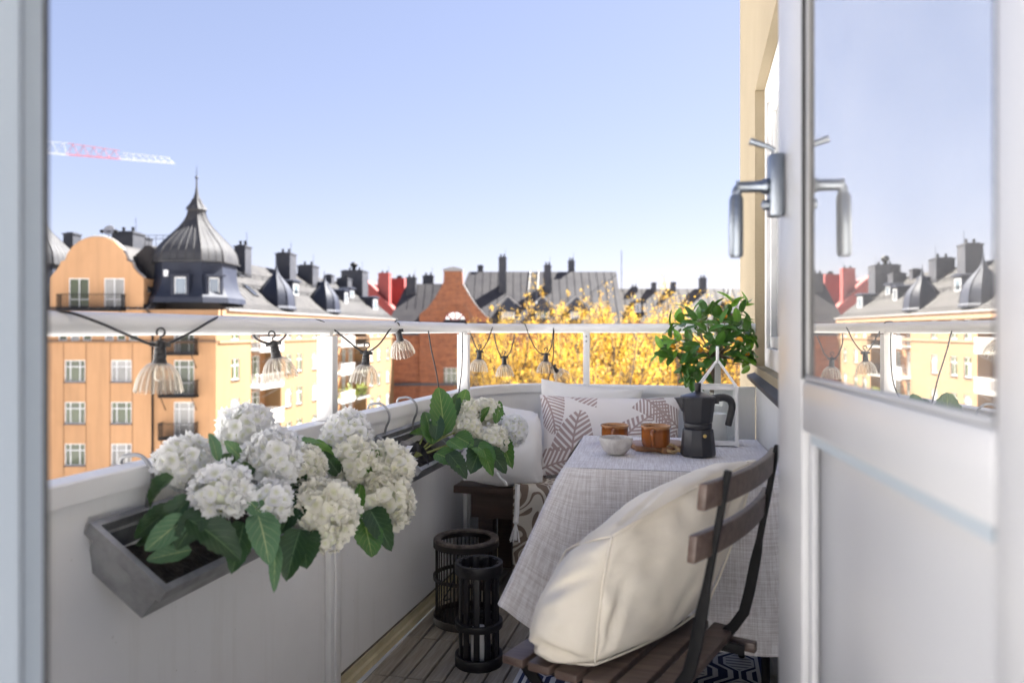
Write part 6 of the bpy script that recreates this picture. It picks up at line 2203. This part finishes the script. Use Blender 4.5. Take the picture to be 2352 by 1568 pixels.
# ------------------------------------------------------------------ big cushion on the chair
def rnd(x, y, z, k=.33):
    """cube point drawn towards a sphere: soft corners"""
    sx = x * math.sqrt(max(0, 1 - y * y / 2 - z * z / 2 + y * y * z * z / 3))
    sy = y * math.sqrt(max(0, 1 - z * z / 2 - x * x / 2 + z * z * x * x / 3))
    sz = z * math.sqrt(max(0, 1 - x * x / 2 - y * y / 2 + x * x * y * y / 3))
    return tuple(a * (1 - k) + b * k * 1.22 for a, b in ((x, sx), (y, sy), (z, sz)))
def boxcushion(corners, bulge, mat, n=44, pw=.9):
    """corners[(sx, sy, sz)] -> point; faces swell outward, edges carry a piping"""
    def tri(x, y, z):
        p = V((0, 0, 0))
        for (a, b, c), q in corners.items():
            p += q * ((1 + a * x) / 2) * ((1 + b * y) / 2) * ((1 + c * z) / 2)
        return p
    cen_ = sum(corners.values(), V((0, 0, 0))) / 8
    m = MB(mat, smooth=180)
    for ax in range(3):
        for sg in (-1, 1):
            fc = [q for k, q in corners.items() if k[ax] == sg]
            nf = (sum(fc, V((0, 0, 0))) / 4 - cen_).normalized()
            def fn(u, v):
                # u, v warped so that points gather at the edges
                a, b = math.sin((u - .5) * math.pi), math.sin((v - .5) * math.pi)
                c = [0, 0, 0]; c[ax] = sg; c[(ax + 1) % 3] = a; c[(ax + 2) % 3] = b
                p = tri(*rnd(*c))
                th = ((1 - a * a) * (1 - b * b)) ** .5
                p = p + nf * bulge[ax][0 if sg < 0 else 1] * th
                # whole-body rounding, pulls edges in the middle outward
                p = p + (p - cen_).normalized() * .012 * (1 - abs(a * b))
                e = min(1, th * 3)
                w_ = noise.noise(p * 7 + V((3, 1, 2))) * .016 + noise.noise(p * 19) * .006 + noise.noise(V((p.x * 30, p.y * 30, p.z * 75))) * .0028
                w_ += .006 * math.sin(p.z * 60 + p.x * 25 + noise.noise(p * 9) * 5) * (1 - th) ** 2 * e
                # creases of slack cloth: (face axis, side) -> lines in the face's own -1..1 square
                for (x0, y0, x1, y1, dp, sg2) in CREASE.get((ax, sg), ()):
                    lx, ly = x1 - x0, y1 - y0
                    q = max(0, min(1, ((a - x0) * lx + (b - y0) * ly) / (lx * lx + ly * ly)))
                    dd = math.hypot(a - x0 - lx * q, b - y0 - ly * q)
                    side_ = ((a - x0) * ly - (b - y0) * lx)
                    w_ += dp * math.sin(math.pi * (.12 + .88 * q)) * (math.exp(-(dd / sg2) ** 2) * -1 + .6 * math.exp(-((dd - sg2 * 1.8) / sg2) ** 2))
                return p + nf * w_ * e
            m.grid(fn, n, n)
            if sg < 0:
                k0 = len(m.f) - n * n
                for i in range(k0, len(m.f)): m.f[i] = m.f[i][::-1]; m.uv[i] = m.uv[i][::-1]
    return m, tri, cen_
CREASE = {(1, -1): [(-.95, -.95, .3, -.75, .007, .06), (.95, .95, .3, .5, .008, .08), (-.95, .1, -.1, .2, .006, .07), (.98, -.2, .45, -.1, .006, .08)],
          (0, -1): [(-.95, -.95, .3, -.4, .012, .10), (.9, -.9, -.1, -.5, .009, .08), (-.95, .5, .3, .3, .008, .10)],
          (2, 1): [(-.9, -.8, .0, -.2, .008, .09), (.9, .9, .1, .2, .008, .10)]}
def CP(a, b, z): return W(a, b, z)
cor = {(-1, -1, -1): CP(.150, 1.375, .468), (1, -1, -1): CP(.455, 1.70, .468), (-1, -1, 1): CP(.185, 1.42, .71), (1, -1, 1): CP(.590, 1.74, .815),
       (-1, 1, -1): CP(.030, 1.500, .462), (1, 1, -1): CP(.330, 1.86, .465), (-1, 1, 1): CP(.105, 1.56, .635), (1, 1, 1): CP(.520, 1.88, .735)}
m, tri, cc_ = boxcushion(cor, [(.05, .03), (.02, .06), (.0, .03)], m_canvas)
cus = thing('chair_cushion', 'big boxy ecru canvas cushion slumped on the folding chair', 'cushion', T(*CP(.25, 1.58, .457)))
bmx = bmesh.new()
me = m.mesh('cover'); bmx.from_mesh(me); bmesh.ops.remove_doubles(bmx, verts=bmx.verts, dist=.0008)
bmesh.ops.recalc_face_normals(bmx, faces=bmx.faces); bmx.to_mesh(me); bmx.free()
part('cover', me, cus)
def edge(fixed, ax):
    out = []
    for k in range(25):
        t = -1 + k / 12
        c = list(fixed); c.insert(ax, t)
        p = tri(*rnd(*c))
        out.append(p + (p - cc_).normalized() * .0125)
    return out
s = MB(m_canvas, smooth=180)
for fx in ((-1, -1), (-1, 1), (1, -1), (1, 1)):
    s.tube(edge((fx[0], fx[1]), 0), .0024, 6); s.tube(edge((fx[0], fx[1]), 1), .0024, 6); s.tube(edge((fx[0], fx[1]), 2), .0024, 6)
part('piping', s, cus)
